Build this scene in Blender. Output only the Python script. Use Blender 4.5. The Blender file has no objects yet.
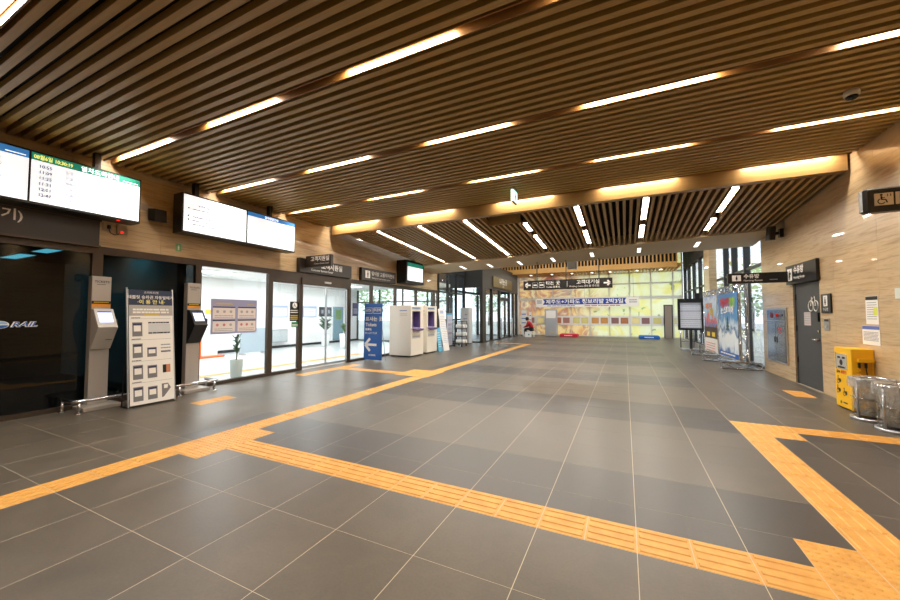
import bpy, math, random
from mathutils import Matrix, Vector
random.seed(7)
C = bpy.context.scene.collection
SC = bpy.context.scene
# ------------------------------------------------------------------ camera, world, exposure
F_PX, YAW, PIT, CAM_H = 361.9, math.radians(25.76), math.radians(2.36), 1.427
cam_d = bpy.data.cameras.new('camera'); cam = bpy.data.objects.new('camera', cam_d); C.objects.link(cam)
cam_d.sensor_width = 36.0; cam_d.lens = F_PX / 900 * 36.0; cam_d.clip_start = 0.05; cam_d.clip_end = 400
cam.location = (0, 0, CAM_H); cam.rotation_euler = (math.pi/2 + PIT, 0, YAW)
SC.camera = cam
SC.view_settings.view_transform = 'Standard'; SC.view_settings.look = 'None'
SC.view_settings.gamma = 1.0; SC.view_settings.use_curve_mapping = False
SC.view_settings.exposure = 0.55
w = bpy.data.worlds.new('sky'); SC.world = w; w.use_nodes = True
bgn = w.node_tree.nodes['Background']; bgn.inputs[0].default_value = (0.80, 0.91, 1.0, 1); bgn.inputs[1].default_value = 1.6
LAMP_W = 21.0          # each 1.3 m ceiling strip
LAMP_COL = (1.0, 0.945, 0.84)
try:
    SC.cycles.max_bounces = 8; SC.cycles.transparent_max_bounces = 16
    SC.cycles.caustics_reflective = False; SC.cycles.caustics_refractive = False
    SC.cycles.sample_clamp_indirect = 6.0
except Exception: pass

# ------------------------------------------------------------------ photo pixel -> direction -> plane
def ray(px, py):
    u, v, d = (px-450)/F_PX, (300-py)/F_PX, 1.0
    cp, sp = math.cos(PIT), math.sin(PIT); d, v = d*cp - v*sp, d*sp + v*cp
    cy, sy = math.cos(YAW), math.sin(YAW)
    return Vector((u*cy - d*sy, u*sy + d*cy, v))
O = Vector((0, 0, CAM_H))
def onz(px, py, z=0): r = ray(px, py); return O + r*((z-CAM_H)/r.z)
def onx(px, py, x): r = ray(px, py); return O + r*(x/r.x)
def ony(px, py, y): r = ray(px, py); return O + r*(y/r.y)
def project(x, y, z):
    cy, sy = math.cos(YAW), math.sin(YAW)
    u = x*cy + y*sy; d = -x*sy + y*cy; v = z - CAM_H
    cp, sp = math.cos(PIT), math.sin(PIT); d2 = d*cp + v*sp; v2 = -d*sp + v*cp
    return (450 + F_PX*u/d2, 300 - F_PX*v2/d2, d2) if d2 > 0.05 else (-9999, -9999, d2)

# ------------------------------------------------------------------ materials
MATS = {}
def srgb(r, g, b):
    f = lambda c: (c/255/12.92) if c/255 <= 0.04045 else ((c/255+0.055)/1.055)**2.4
    return (f(r), f(g), f(b), 1)
def M(name, col, rough=0.5, metal=0.0, emit=0, coat=0.0, spec=0.5, alpha=1.0):
    if name in MATS: return MATS[name]
    m = bpy.data.materials.new(name); m.use_nodes = True
    p = m.node_tree.nodes['Principled BSDF']
    p.inputs['Base Color'].default_value = col; p.inputs['Roughness'].default_value = rough
    p.inputs['Metallic'].default_value = metal; p.inputs['Specular IOR Level'].default_value = spec
    p.inputs['Coat Weight'].default_value = coat; p.inputs['Coat Roughness'].default_value = 0.025
    p.inputs['Alpha'].default_value = alpha
    if emit: p.inputs['Emission Color'].default_value = col; p.inputs['Emission Strength'].default_value = emit
    MATS[name] = m; return m
class NT:
    def __init__(s, m): s.t = m.node_tree; s.p = s.t.nodes.get('Principled BSDF')
    def n(s, typ, **kw):
        nd = s.t.nodes.new(typ)
        for k, v in kw.items(): setattr(nd, k, v)
        return nd
    def l(s, a, b): s.t.links.new(a, b)
    def pos(s, scale):
        g = s.n('ShaderNodeNewGeometry'); m = s.n('ShaderNodeMapping'); m.inputs['Scale'].default_value = scale
        s.l(g.outputs['Position'], m.inputs['Vector']); return m.outputs[0]
    def noise(s, vec, scale, detail=4, rough=0.5, dist=0.0):
        n = s.n('ShaderNodeTexNoise'); n.inputs['Scale'].default_value = scale; n.inputs['Detail'].default_value = detail
        n.inputs['Roughness'].default_value = rough; n.inputs['Distortion'].default_value = dist
        s.l(vec, n.inputs['Vector']); return n.outputs['Fac']
    def ramp(s, fac, stops):
        r = s.n('ShaderNodeValToRGB'); e = r.color_ramp.elements
        e[0].position, e[0].color = stops[0]; e[1].position, e[1].color = stops[-1]
        for p, c in stops[1:-1]: x = e.new(p); x.color = c
        s.l(fac, r.inputs['Fac']); return r.outputs['Color']
    def bump(s, h, strength, dist=0.002):
        b = s.n('ShaderNodeBump'); b.inputs['Strength'].default_value = strength; b.inputs['Distance'].default_value = dist
        s.l(h, b.inputs['Height']); s.l(b.outputs[0], s.p.inputs['Normal'])

def tile_mat(name, c0, c1, rough):
    m = M(name, c0, rough); n = NT(m); v = n.pos((1, 1, 1))
    f = n.noise(v, 2.3, 6, 0.6, 0.6); col = n.ramp(f, [(0.3, c0), (0.7, c1)])
    f2 = n.noise(v, 60, 3, 0.6)
    mx = n.n('ShaderNodeMixRGB', blend_type='OVERLAY'); mx.inputs[0].default_value = 0.22
    n.l(col, mx.inputs[1]); n.l(f2, mx.inputs[2])
    oi = n.n('ShaderNodeObjectInfo'); mr = n.n('ShaderNodeMapRange'); mr.inputs[3].default_value = 0.93; mr.inputs[4].default_value = 1.07
    n.l(oi.outputs['Random'], mr.inputs[0])
    hs = n.n('ShaderNodeHueSaturation'); n.l(mr.outputs[0], hs.inputs['Value']); n.l(mx.outputs[0], hs.inputs['Color'])
    n.l(hs.outputs[0], n.p.inputs['Base Color'])
    rr = n.n('ShaderNodeMapRange'); rr.inputs[3].default_value = rough-0.07; rr.inputs[4].default_value = rough+0.08
    n.l(f, rr.inputs[0]); n.l(rr.outputs[0], n.p.inputs['Roughness']); n.bump(f2, 0.08); return m
TILE_L = tile_mat('floor_tile_taupe', srgb(80, 73, 64), srgb(95, 86, 75), 0.38)
TILE_D = tile_mat('floor_tile_dark', srgb(60, 55, 51), srgb(70, 64, 59), 0.38)
GROUT = M('grout', srgb(196, 182, 160), 0.9)
def tactile_mat():
    m = M('tactile_yellow', srgb(226, 160, 62), 0.45); n = NT(m); v = n.pos((1, 1, 1))
    f = n.noise(v, 9, 5, 0.6); n.l(n.ramp(f, [(0.3, srgb(198, 140, 58)), (0.7, srgb(216, 162, 78))]), n.p.inputs['Base Color']); return m
TACT = tactile_mat()
def wood_mat(name, c0, c1, sc, rough=0.42):
    m = M(name, c0, rough); n = NT(m); v = n.pos(sc); f = n.noise(v, 6, 5, 0.6, 0.3)
    n.l(n.ramp(f, [(0.3, c0), (0.7, c1)]), n.p.inputs['Base Color']); return m
SLAT = wood_mat('slat_brown', srgb(156, 128, 70), srgb(178, 149, 88), (0.15, 6, 6))
SLAT2 = wood_mat('slat_brown_long', srgb(156, 126, 78), srgb(180, 148, 96), (6, 0.15, 6))
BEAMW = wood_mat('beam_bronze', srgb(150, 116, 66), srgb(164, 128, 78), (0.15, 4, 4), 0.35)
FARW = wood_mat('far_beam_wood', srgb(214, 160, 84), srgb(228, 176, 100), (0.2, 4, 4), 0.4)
TROUGH = M('lamp_trough_amber', srgb(138, 98, 46), 0.5)
DARKC = M('ceiling_void', srgb(34, 27, 20), 0.9)
SOFF = M('soffit_taupe', srgb(204, 188, 158), 0.6)
def marble():
    m = M('travertine', srgb(196, 166, 128), 0.34, coat=0.5); n = NT(m); v = n.pos((0.7, 0.7, 9))
    f = n.noise(v, 2.2, 8, 0.62, 0.8); v2 = n.pos((0.4, 0.4, 2)); f2 = n.noise(v2, 1.1, 3)
    c = n.ramp(f, [(0.28, srgb(166, 136, 98)), (0.46, srgb(196, 168, 128)), (0.58, srgb(208, 182, 144)), (0.74, srgb(182, 150, 110))])
    c2 = n.ramp(f2, [(0.3, (0.86, 0.86, 0.86, 1)), (0.7, (1.05, 1.03, 1.0, 1))])
    mx = n.n('ShaderNodeMixRGB', blend_type='MULTIPLY'); mx.inputs[0].default_value = 1; n.l(c, mx.inputs[1]); n.l(c2, mx.inputs[2])
    n.l(mx.outputs[0], n.p.inputs['Base Color']); return m
MARB = marble(); MJOINT = M('stone_joint', srgb(120, 98, 70), 0.8)
FRAME = M('bronze_frame', srgb(74, 62, 52), 0.35, 0.5)
FRAMED = M('charcoal_frame', srgb(54, 54, 54), 0.4, 0.3)
FASC = M('charcoal_fascia', srgb(62, 60, 57), 0.45, 0.2)
BLACK = M('black_plastic', srgb(16, 15, 15), 0.35)
SIGNB = M('sign_black', srgb(26, 23, 21), 0.35)
SIGNBR = M('sign_dark_brown', srgb(44, 36, 31), 0.4)
WHITE = M('white_paint', srgb(236, 236, 234), 0.5)
PAPER = M('white_paper', srgb(238, 234, 228), 0.7)
PICT = M('white_print', srgb(240, 238, 235), 0.6)
GREYM = M('kiosk_grey', srgb(176, 168, 160), 0.4, 0.2)
SILVER = M('chrome', srgb(205, 205, 208), 0.18, 1.0)
ALU = M('aluminium', srgb(190, 192, 196), 0.32, 0.9)
GREYL = M('light_grey_case', srgb(204, 205, 206), 0.4)
CREAM = M('machine_cream', srgb(234, 226, 212), 0.4)
PURPLE = M('machine_purple', srgb(112, 96, 150), 0.45)
YEL = M('charger_yellow', srgb(244, 186, 10), 0.4)
DGREEN = M('leaf_green', srgb(54, 92, 58), 0.5)
PALEG = M('leaf_pale', srgb(120, 150, 96), 0.55)
BLUE = M('sign_blue', srgb(24, 92, 178), 0.45)
NAVY = M('navy_print', srgb(28, 40, 78), 0.5)
GOLD = M('gold_print', srgb(214, 182, 60), 0.5)
ORANGE = M('orange_trim', srgb(240, 110, 40), 0.5)
RED = M('red_print', srgb(205, 34, 44), 0.5)
TEXTD = M('dark_print', srgb(40, 42, 60), 0.6)
TEXTG = M('grey_print', srgb(150, 152, 160), 0.6)
TEXTP = M('pale_blue_print', srgb(168, 182, 214), 0.6)
DOORG = M('door_charcoal', srgb(66, 68, 70), 0.45, 0.1)
def glass(name, tint, ior=1.45, rough=0.0, boost=1.0):
    m = bpy.data.materials.new(name); m.use_nodes = True; t = m.node_tree
    for nd in list(t.nodes): t.nodes.remove(nd)
    o = t.nodes.new('ShaderNodeOutputMaterial'); mx = t.nodes.new('ShaderNodeMixShader')
    tr = t.nodes.new('ShaderNodeBsdfTransparent'); tr.inputs[0].default_value = tint
    gl = t.nodes.new('ShaderNodeBsdfGlossy'); gl.inputs['Roughness'].default_value = rough; gl.inputs[0].default_value = (boost, boost, boost, 1)
    lw = t.nodes.new('ShaderNodeLayerWeight'); lw.inputs[0].default_value = 0.5
    pw = t.nodes.new('ShaderNodeMath'); pw.operation = 'POWER'; pw.inputs[1].default_value = 5.0
    r0 = ((ior-1)/(ior+1))**2; ma = t.nodes.new('ShaderNodeMath'); ma.operation = 'MULTIPLY_ADD'; ma.inputs[1].default_value = 1-r0; ma.inputs[2].default_value = r0
    t.links.new(lw.outputs['Facing'], pw.inputs[0]); t.links.new(pw.outputs[0], ma.inputs[0])
    t.links.new(ma.outputs[0], mx.inputs[0]); t.links.new(tr.outputs[0], mx.inputs[1]); t.links.new(gl.outputs[0], mx.inputs[2])
    t.links.new(mx.outputs[0], o.inputs[0]); MATS[name] = m; return m
GLASS = glass('clear_glass', (0.975, 0.99, 0.99, 1), 1.33)
GLASSD = glass('dark_tinted_glass', (0.20, 0.225, 0.23, 1), 1.38)
PLASTIC = glass('clear_plastic', (0.97, 0.975, 0.975, 1), 1.4, 0.12)
def bagmat():
    m = glass('plastic_bag', (0.95, 0.95, 0.95, 1), 1.5, 0.25); t = m.node_tree; o = [n for n in t.nodes if n.type == 'OUTPUT_MATERIAL'][0]; src = o.inputs[0].links[0].from_socket
    d = t.nodes.new('ShaderNodeBsdfDiffuse'); d.inputs[0].default_value = srgb(226, 224, 220); tl = t.nodes.new('ShaderNodeBsdfTranslucent'); tl.inputs[0].default_value = srgb(226, 224, 220)
    a = t.nodes.new('ShaderNodeAddShader'); mm = t.nodes.new('ShaderNodeMixShader'); mm.inputs[0].default_value = 0.5; t.links.new(d.outputs[0], mm.inputs[1]); t.links.new(tl.outputs[0], mm.inputs[2])
    m2 = t.nodes.new('ShaderNodeMixShader'); n = t.nodes.new('ShaderNodeTexNoise'); n.inputs['Scale'].default_value = 9; n.inputs['Detail'].default_value = 4; r = t.nodes.new('ShaderNodeMapRange'); r.inputs[1].default_value = 0.35; r.inputs[2].default_value = 0.7; r.inputs[3].default_value = 0.16; r.inputs[4].default_value = 0.6
    g = t.nodes.new('ShaderNodeNewGeometry'); t.links.new(g.outputs['Position'], n.inputs['Vector']); t.links.new(n.outputs['Fac'], r.inputs[0]); t.links.new(r.outputs[0], m2.inputs[0])
    t.links.new(src, m2.inputs[1]); t.links.new(mm.outputs[0], m2.inputs[2]); t.links.new(m2.outputs[0], o.inputs[0]); t.nodes.remove(a); return m
BAG = bagmat()
def emis(name, col, s):
    return M(name, col, 0.6, emit=s)
LAMP = emis('lamp_diffuser', (1.0, 0.90, 0.74, 1), 9.0)
LAMPW = emis('lamp_diffuser_white', (1.0, 0.97, 0.93, 1), 2.2)
SCREEN = emis('screen_white', srgb(246, 250, 255), 0.62)
SCR_T = emis('screen_teal', srgb(34, 140, 116), 0.42)
SCR_B = emis('screen_blue', srgb(58, 130, 200), 0.42)
SCR_S = emis('tablet_screen', srgb(214, 222, 255), 0.8)
EXITG = emis('exit_green', srgb(190, 250, 222), 1.3)
EXITW = emis('exit_white', srgb(240, 255, 246), 1.4)
PANELC = emis('dim_ceiling_panel', srgb(110, 210, 232), 8.0)
PANELW = emis('bright_ceiling_panel', (1, 1, 1, 1), 3.0)
REDLED = emis('red_indicator', srgb(255, 40, 30), 0.8)

# ------------------------------------------------------------------ mesh builder
class MB:
    def __init__(s): s.v = []; s.f = []; s.fm = []; s.mi = 0
    def quad(s, a, b, c, d):
        i = len(s.v); s.v += [tuple(a), tuple(b), tuple(c), tuple(d)]; s.f.append((i, i+1, i+2, i+3)); return s
    def hexa(s, P):           # 8 corners: bottom 0-3 ccw, top 4-7
        i = len(s.v); s.v += [tuple(p) for p in P]
        for q in ((3,2,1,0),(4,5,6,7),(0,1,5,4),(1,2,6,5),(2,3,7,6),(3,0,4,7)): s.f.append(tuple(i+k for k in q))
        return s
    def box(s, x0, y0, z0, x1, y1, z1):
        x0, x1 = sorted((x0, x1)); y0, y1 = sorted((y0, y1)); z0, z1 = sorted((z0, z1))
        return s.hexa([(x0,y0,z0),(x1,y0,z0),(x1,y1,z0),(x0,y1,z0),(x0,y0,z1),(x1,y0,z1),(x1,y1,z1),(x0,y1,z1)])
    def bbox(s, x0, y0, z0, x1, y1, z1, c=0.01):      # box with chamfered vertical edges and top/bottom inset
        x0, x1 = sorted((x0, x1)); y0, y1 = sorted((y0, y1)); z0, z1 = sorted((z0, z1)); i = len(s.v)
        def ring(z, d):
            return [(x0+c+d,y0+d,z),(x1-c-d,y0+d,z),(x1-d,y0+c+d,z),(x1-d,y1-c-d,z),(x1-c-d,y1-d,z),(x0+c+d,y1-d,z),(x0+d,y1-c-d,z),(x0+d,y0+c+d,z)]
        k = c*0.6
        R = [ring(z0, k), ring(z0+k, 0), ring(z1-k, 0), ring(z1, k)]
        for r in R: s.v += r
        s.f.append(tuple(i+q for q in reversed(range(8)))); s.f.append(tuple(i+24+q for q in range(8)))
        for a in range(3):
            for q in range(8): s.f.append((i+8*a+q, i+8*a+(q+1)%8, i+8*a+8+(q+1)%8, i+8*a+8+q))
        return s
    def prism(s, poly, axis, a, b):     # poly of 2D points extruded along axis ('x': (y,z), 'y': (x,z), 'z': (x,y))
        n = len(poly); i = len(s.v)
        def P(p, t): return (t, p[0], p[1]) if axis == 'x' else ((p[0], t, p[1]) if axis == 'y' else (p[0], p[1], t))
        s.v += [P(p, a) for p in poly] + [P(p, b) for p in poly]
        s.f.append(tuple(range(i, i+n))); s.f.append(tuple(reversed(range(i+n, i+2*n))))
        for q in range(n): s.f.append((i+q, i+n+q, i+n+(q+1)%n, i+(q+1)%n))
        return s
    def tube(s, pts, r, n=8, cap=True):
        pts = [Vector(p) for p in pts]; i = len(s.v); rs = r if isinstance(r, (list, tuple)) else [r]*len(pts)
        for k, p in enumerate(pts):
            t = (pts[min(k+1, len(pts)-1)] - pts[max(k-1, 0)]).normalized()
            up = Vector((0, 0, 1)) if abs(t.z) < 0.9 else Vector((1, 0, 0))
            a = t.cross(up).normalized(); b = a.cross(t).normalized()
            for q in range(n):
                an = 2*math.pi*q/n; s.v.append(tuple(p + (a*math.cos(an) + b*math.sin(an))*rs[k]))
        for k in range(len(pts)-1):
            for q in range(n):
                s.f.append((i+k*n+q, i+k*n+(q+1)%n, i+(k+1)*n+(q+1)%n, i+(k+1)*n+q))
        if cap:
            s.f.append(tuple(i+q for q in reversed(range(n)))); e = i+(len(pts)-1)*n; s.f.append(tuple(e+q for q in range(n)))
        return s
    def lathe(s, cx, cy, prof, n=20, closed=False):      # profile of (r, z)
        i = len(s.v)
        for r, z in prof:
            for q in range(n):
                a = 2*math.pi*q/n; s.v.append((cx + r*math.cos(a), cy + r*math.sin(a), z))
        m = len(prof)
        for k in range(m-1 if not closed else m):
            k2 = (k+1) % m
            for q in range(n): s.f.append((i+k*n+q, i+k*n+(q+1)%n, i+k2*n+(q+1)%n, i+k2*n+q))
        if not closed:
            if prof[0][0] > 1e-4: s.f.append(tuple(i+q for q in reversed(range(n))))
            if prof[-1][0] > 1e-4: s.f.append(tuple(i+(m-1)*n+q for q in range(n)))
        return s
    def leaf(s, base, tip, wid, bend=0.05, nrm=None):
        b, t = Vector(base), Vector(tip); d = t-b; side = d.cross(Vector((0, 0, 1)))
        side = (side.normalized() if side.length > 1e-4 else Vector((1, 0, 0)))*wid
        up = Vector((0, 0, bend)); i = len(s.v)
        for f, k in ((0, 0.15), (0.3, 0.9), (0.6, 1.0), (0.85, 0.55), (1, 0.02)):
            c = b + d*f + up*math.sin(f*math.pi); s.v += [tuple(c - side*k), tuple(c + side*k)]
        for q in range(4): s.f.append((i+2*q, i+2*q+1, i+2*q+3, i+2*q+2))
        return s
    def build(s, name, mat, parent=None, smooth=False, rot=None):
        xs = [v[0] for v in s.v]; ys = [v[1] for v in s.v]; zs = [v[2] for v in s.v]
        o = Vector(((min(xs)+max(xs))/2, (min(ys)+max(ys))/2, min(zs)))
        me = bpy.data.meshes.new(name); me.from_pydata([tuple(Vector(v)-o) for v in s.v], [], s.f)
        me.materials.append(mat); me.update()
        if smooth:
            for p in me.polygons: p.use_smooth = True
        ob = bpy.data.objects.new(name, me); C.objects.link(ob); put(ob, o, parent); return ob
def put(ob, loc, parent=None):
    if parent is not None:
        ob.parent = parent; ob.location = Vector(loc) - wloc(parent)
    else: ob.location = loc
def wloc(o):
    p = Vector(o.location)
    while o.parent is not None: o = o.parent; p += Vector(o.location)
    return p
def tag(o, label, cat, group=None):
    o['label'] = label; o['category'] = cat
    if group: o['group'] = group
    return o
def struct(o, label=None):
    o['kind'] = 'structure'
    if label: o['label'] = label
    return o
def thing(name, label, cat, loc, group=None):
    e = bpy.data.objects.new(name, None); C.objects.link(e); e.location = loc; e.empty_display_size = 0.1
    return tag(e, label, cat, group)
def box(name, mat, parent, *a): return MB().box(*a).build(name, mat, parent)
def bbox(name, mat, parent, *a, c=0.01): return MB().bbox(*a, c=c).build(name, mat, parent)
PCACHE = {}
def piece(name, mat, parent, x0, y0, z0, x1, y1, z1, ch=0.0):       # box copies that share mesh data
    x0, x1 = sorted((x0, x1)); y0, y1 = sorted((y0, y1)); z0, z1 = sorted((z0, z1))
    k = (name, mat.name, round(x1-x0, 3), round(y1-y0, 3), round(z1-z0, 3), ch)
    if k not in PCACHE:
        hx, hy, h = (x1-x0)/2, (y1-y0)/2, z1-z0; b = MB()
        if ch:
            P = [(-hx,-hy,0),(hx,-hy,0),(hx,hy,0),(-hx,hy,0),(-hx,-hy,h-ch),(hx,-hy,h-ch),(hx,hy,h-ch),(-hx,hy,h-ch),(-hx+ch,-hy+ch,h),(hx-ch,-hy+ch,h),(hx-ch,hy-ch,h),(-hx+ch,hy-ch,h)]
            b.v = P; b.f = [(3,2,1,0),(0,1,5,4),(1,2,6,5),(2,3,7,6),(3,0,4,7),(4,5,9,8),(5,6,10,9),(6,7,11,10),(7,4,8,11),(8,9,10,11)]
        else: b.box(-hx, -hy, 0, hx, hy, h)
        me = bpy.data.meshes.new(name); me.from_pydata(b.v, [], b.f); me.materials.append(mat); PCACHE[k] = me
    o = bpy.data.objects.new(name, PCACHE[k]); C.objects.link(o); put(o, ((x0+x1)/2, (y0+y1)/2, z0), parent); return o
TC = {}
def text(body, h, origin, xd, up, mat, parent, name='lettering', align='L', bold=0.0, shear=0.0, sx=1.0, lift=0.004):
    """flat lettering: cap height about h, baseline-left (or centre) at origin"""
    k = (body, bold, shear)
    if k not in TC:
        c = bpy.data.curves.new('t', 'FONT'); c.body = body; c.size = 1.0; c.resolution_u = 2; c.offset = bold; c.shear = shear
        o = bpy.data.objects.new('t', c); me = bpy.data.meshes.new_from_object(o); TC[k] = ([v.co.copy() for v in me.vertices], [tuple(p.vertices) for p in me.polygons])
        bpy.data.objects.remove(o)
    V, Fc = TC[k]
    if not V: return None
    xd = Vector(xd).normalized(); up = Vector(up).normalized(); nn = xd.cross(up)
    x0 = min(v.x for v in V); x1 = max(v.x for v in V); s = h/0.72
    off = -x0 if align == 'L' else (-(x0+x1)/2 if align == 'C' else -x1)
    b = MB(); b.v = [tuple(Vector(origin) + xd*((v.x+off)*s*sx) + up*(v.y*s) + nn*lift) for v in V]; b.f = Fc
    return b.build(name, mat, parent)
def plate(name, mat, parent, p, xd, up, w_, h_, th=0.002):      # thin plate, p = lower-left corner, in the plane of xd/up
    xd = Vector(xd).normalized(); up = Vector(up).normalized(); n = xd.cross(up); p = Vector(p)
    a, b, c, d = p, p+xd*w_, p+xd*w_+up*h_, p+up*h_
    return MB().hexa([a, b, c, d, a+n*th, b+n*th, c+n*th, d+n*th]).build(name, mat, parent)
def lines(name, mat, parent, p, xd, up, w_, rows, gap, h_, th=0.001, seed=0):     # rows of unreadably small printed text as thin bars
    rg = random.Random(seed); xd = Vector(xd).normalized(); up = Vector(up).normalized(); n = xd.cross(up); b = MB()
    for r in range(rows):
        q = Vector(p) - up*(gap*r); x = 0
        while x < w_*0.96:
            l = min(rg.uniform(0.06, 0.2)*w_, w_-x); A = q + xd*x; B = A + xd*l*0.86
            b.hexa([A, B, B+up*h_, A+up*h_, A+n*th, B+n*th, B+up*h_+n*th, A+up*h_+n*th]); x += l
    o = b.build(name, mat, parent); o['kind'] = 'stuff'; return o
def copy_tree(o, parent=None, dloc=None):
    c = o.copy(); C.objects.link(c); c.parent = parent
    if dloc is not None: c.location = Vector(o.location) + Vector(dloc)
    for ch in o.children: copy_tree(ch, c)
    return c
def cut(rect, holes):
    out = [rect]
    for h in holes:
        nx = []
        for (a0, b0, a1, b1) in out:
            c0, d0, c1, d1 = max(a0, h[0]), max(b0, h[1]), min(a1, h[2]), min(b1, h[3])
            if c1-c0 < 1e-4 or d1-d0 < 1e-4: nx.append((a0, b0, a1, b1)); continue
            if c0-a0 > 0.012: nx.append((a0, b0, c0, b1))
            if a1-c1 > 0.012: nx.append((c1, b0, a1, b1))
            if d0-b0 > 0.012: nx.append((c0, b0, c1, d0))
            if b1-d1 > 0.012: nx.append((c0, d1, c1, b1))
        out = nx
    return out
XA, XNA, YA, YNA, UP = (1, 0, 0), (-1, 0, 0), (0, 1, 0), (0, -1, 0), (0, 0, 1)
# facing: wall_left items face +X -> reading direction is +Y ; right wall items face -X -> reading direction is -Y ; blades face -Y -> +X
XL, XR = -7.58, 3.23
Y_BACK, Y_FAR = -6.0, 26.0

# ================================================================== FLOOR
floor = struct(box('floor', GROUT, None, XL-0.1, Y_BACK, -0.25, XR+0.1, Y_FAR+0.1, -0.0008), 'brown grey tiled concourse floor with yellow tactile paving')
TX, TY = -3.558, 1.295
# yellow tactile blocks (x0, y0, nx, ny, kind): kind y = bars along y, x = bars along x, d = dots
TB = []
def run(x0, y0, nx, ny, kind):
    for i in range(nx):
        for j in range(ny): TB.append((x0+0.3*i, y0+0.3*j, kind))
run(-4.458, -1.405, 1, 12, 'y'); run(-4.458, 2.195, 2, 3, 'd'); run(-4.458, 3.095, 1, 14, 'y')
run(-3.858, 2.495, 16, 1, 'x'); run(0.942, 2.195, 4, 3, 'd'); run(1.242, 3.095, 1, 8, 'y'); run(1.242, 5.495, 2, 2, 'y')
run(1.842, 5.795, 4, 1, 'x'); run(2.662, 8.395, 1, 2, 'd'); run(-6.37, 3.5, 1, 2, 'd')
run(-7.1, 6.2, 1, 3, 'd'); run(-7.1, 7.1, 1, 1, 'y'); run(-7.1, 7.4, 1, 3, 'd'); run(-6.8, 7.4, 6, 1, 'x'); run(-5.0, 7.295, 2, 3, 'd')
run(-4.4, 7.295, 1, 3, 'd'); run(-4.458, 8.195, 1, 31, 'y'); run(-4.458, 17.495, 1, 1, 'd'); run(-5.958, 17.495, 5, 1, 'x')
holes = [(x, y, x+0.3, y+0.3) for x, y, k in TB]
def tact_mesh(kind):
    b = MB(); h = 0.1475; b.box(-h, -h, -0.006, h, h, 0.001)
    if kind == 'd':
        for i in range(6):
            for j in range(6):
                cx, cy = -0.125+0.05*i, -0.125+0.05*j
                b.lathe(cx, cy, [(0.0165, 0.001), (0.0125, 0.005), (0.006, 0.0062)], 8)
    else:
        for i in range(4):
            c = -0.111+0.074*i; w0, w1 = 0.0175, 0.0115
            P = lambda a, l, z: (a, l, z) if kind == 'y' else (l, a, z)
            q = [P(c-w0, -0.136, 0.001), P(c+w0, -0.136, 0.001), P(c+w0, 0.136, 0.001), P(c-w0, 0.136, 0.001), P(c-w1, -0.13, 0.007), P(c+w1, -0.13, 0.007), P(c+w1, 0.13, 0.007), P(c-w1, 0.13, 0.007)]
            b.hexa(q)
    me = bpy.data.meshes.new('tactile_block'); me.from_pydata(b.v, [], b.f); me.materials.append(TACT); return me
TM = {k: tact_mesh(k) for k in 'xyd'}
for x, y, k in TB:
    o = bpy.data.objects.new('tactile_block', TM[k]); C.objects.link(o); put(o, (x+0.15, y+0.15, 0), floor)
# grey tiles: the 300 that show largest one by one, the rest joined
pieces = []
nx0, nx1 = math.floor((XL-TX)/0.6), math.ceil((XR-TX)/0.6); ny0, ny1 = math.floor((Y_BACK-TY)/0.6), math.ceil((Y_FAR-TY)/0.6)
for i in range(nx0, nx1):
    for j in range(ny0, ny1):
        a0, a1 = max(TX+0.6*i+0.0022, XL), min(TX+0.6*i+0.5978, XR); b0, b1 = max(TY+0.6*j+0.0015, Y_BACK), min(TY+0.6*j+0.5985, Y_FAR)
        if a1-a0 < 0.02 or b1-b0 < 0.02: continue
        xm, ym = TX+0.6*i+0.3, TY+0.6*j+0.3
        dark = ((j-2) % 5 in (0, 1)) and ym > 2.4 and -4.8 < xm < 1.3
        if xm > 1.3 and 2.9 < ym < 5.9: dark = True
        if -4.9 < xm < -4.3 and ym > 2.4 and (j-2) % 5 in (0, 1): dark = True
        for r in cut((a0, b0, a1, b1), holes):
            cx, cy = (r[0]+r[2])/2, (r[1]+r[3])/2; px, py, d = project(cx, cy, 0)
            ar = (r[2]-r[0])*(r[3]-r[1])/max(d, 0.3)**3 if (d > 0.3 and -60 < px < 960 and py < 700) else 0
            pieces.append((ar, r, dark))
pieces.sort(key=lambda t: -t[0])
rest = {False: MB(), True: MB()}
for k, (ar, r, dark) in enumerate(pieces):
    if k < 300 and ar > 0: piece('floor_tile', TILE_D if dark else TILE_L, floor, r[0], r[1], -0.006, r[2], r[3], 0.0, 0.0005)
    else: rest[dark].box(r[0], r[1], -0.006, r[2], r[3], 0.0)
rest[False].build('tile_field', TILE_L, floor)['kind'] = 'stuff'; rest[True].build('tile_field', TILE_D, floor)['kind'] = 'stuff'

# ================================================================== CEILING OVER THE CONCOURSE
ceiling = struct(box('ceiling', DARKC, None, XL-0.1, Y_BACK, 4.14, XR+0.1, 7.76, 4.30), 'ceiling of brown slats running across the hall')
ROW = 0
def slat_y(name, mat, par, x0, x1, y, wd, z0, z1): return piece(name, mat, par, x0, y-wd/2, z0, x1, y+wd/2, z1)
j = 0
for j in range(-94, 11):
    if (j % 13 == 0 and j != -39) or j == -40: continue
    slat_y('slat', SLAT, ceiling, XL+0.03, XR-0.03, 6.18+0.13*j, 0.064, 3.90, 3.975)
hang = MB(); RY = [Y_BACK-0.03] + [6.18+1.69*(r-3) if r else 0.98 for r in range(-3, 4)] + [7.68]
for x in (-6.5, -4.0, -1.5, 1.0, 2.8):
    for y0, y1 in zip(RY[:-1], RY[1:]): hang.box(x-0.02, y0+0.08, 3.975, x+0.02, y1-0.08, 4.14)
hang.build('carrier_rail', DARKC, ceiling)['kind'] = 'stuff'
LSEG = [(-7.33, -5.90), (-4.97, -3.66), (-2.57, -1.33), (-0.40, 0.91), (1.88, 3.05)]
WHERE = {4: 'along the bronze beam', 3: 'first slot from the beam', 2: 'second slot from the beam', 1: 'third slot from the beam', 0: 'fourth slot from the beam'}
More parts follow.
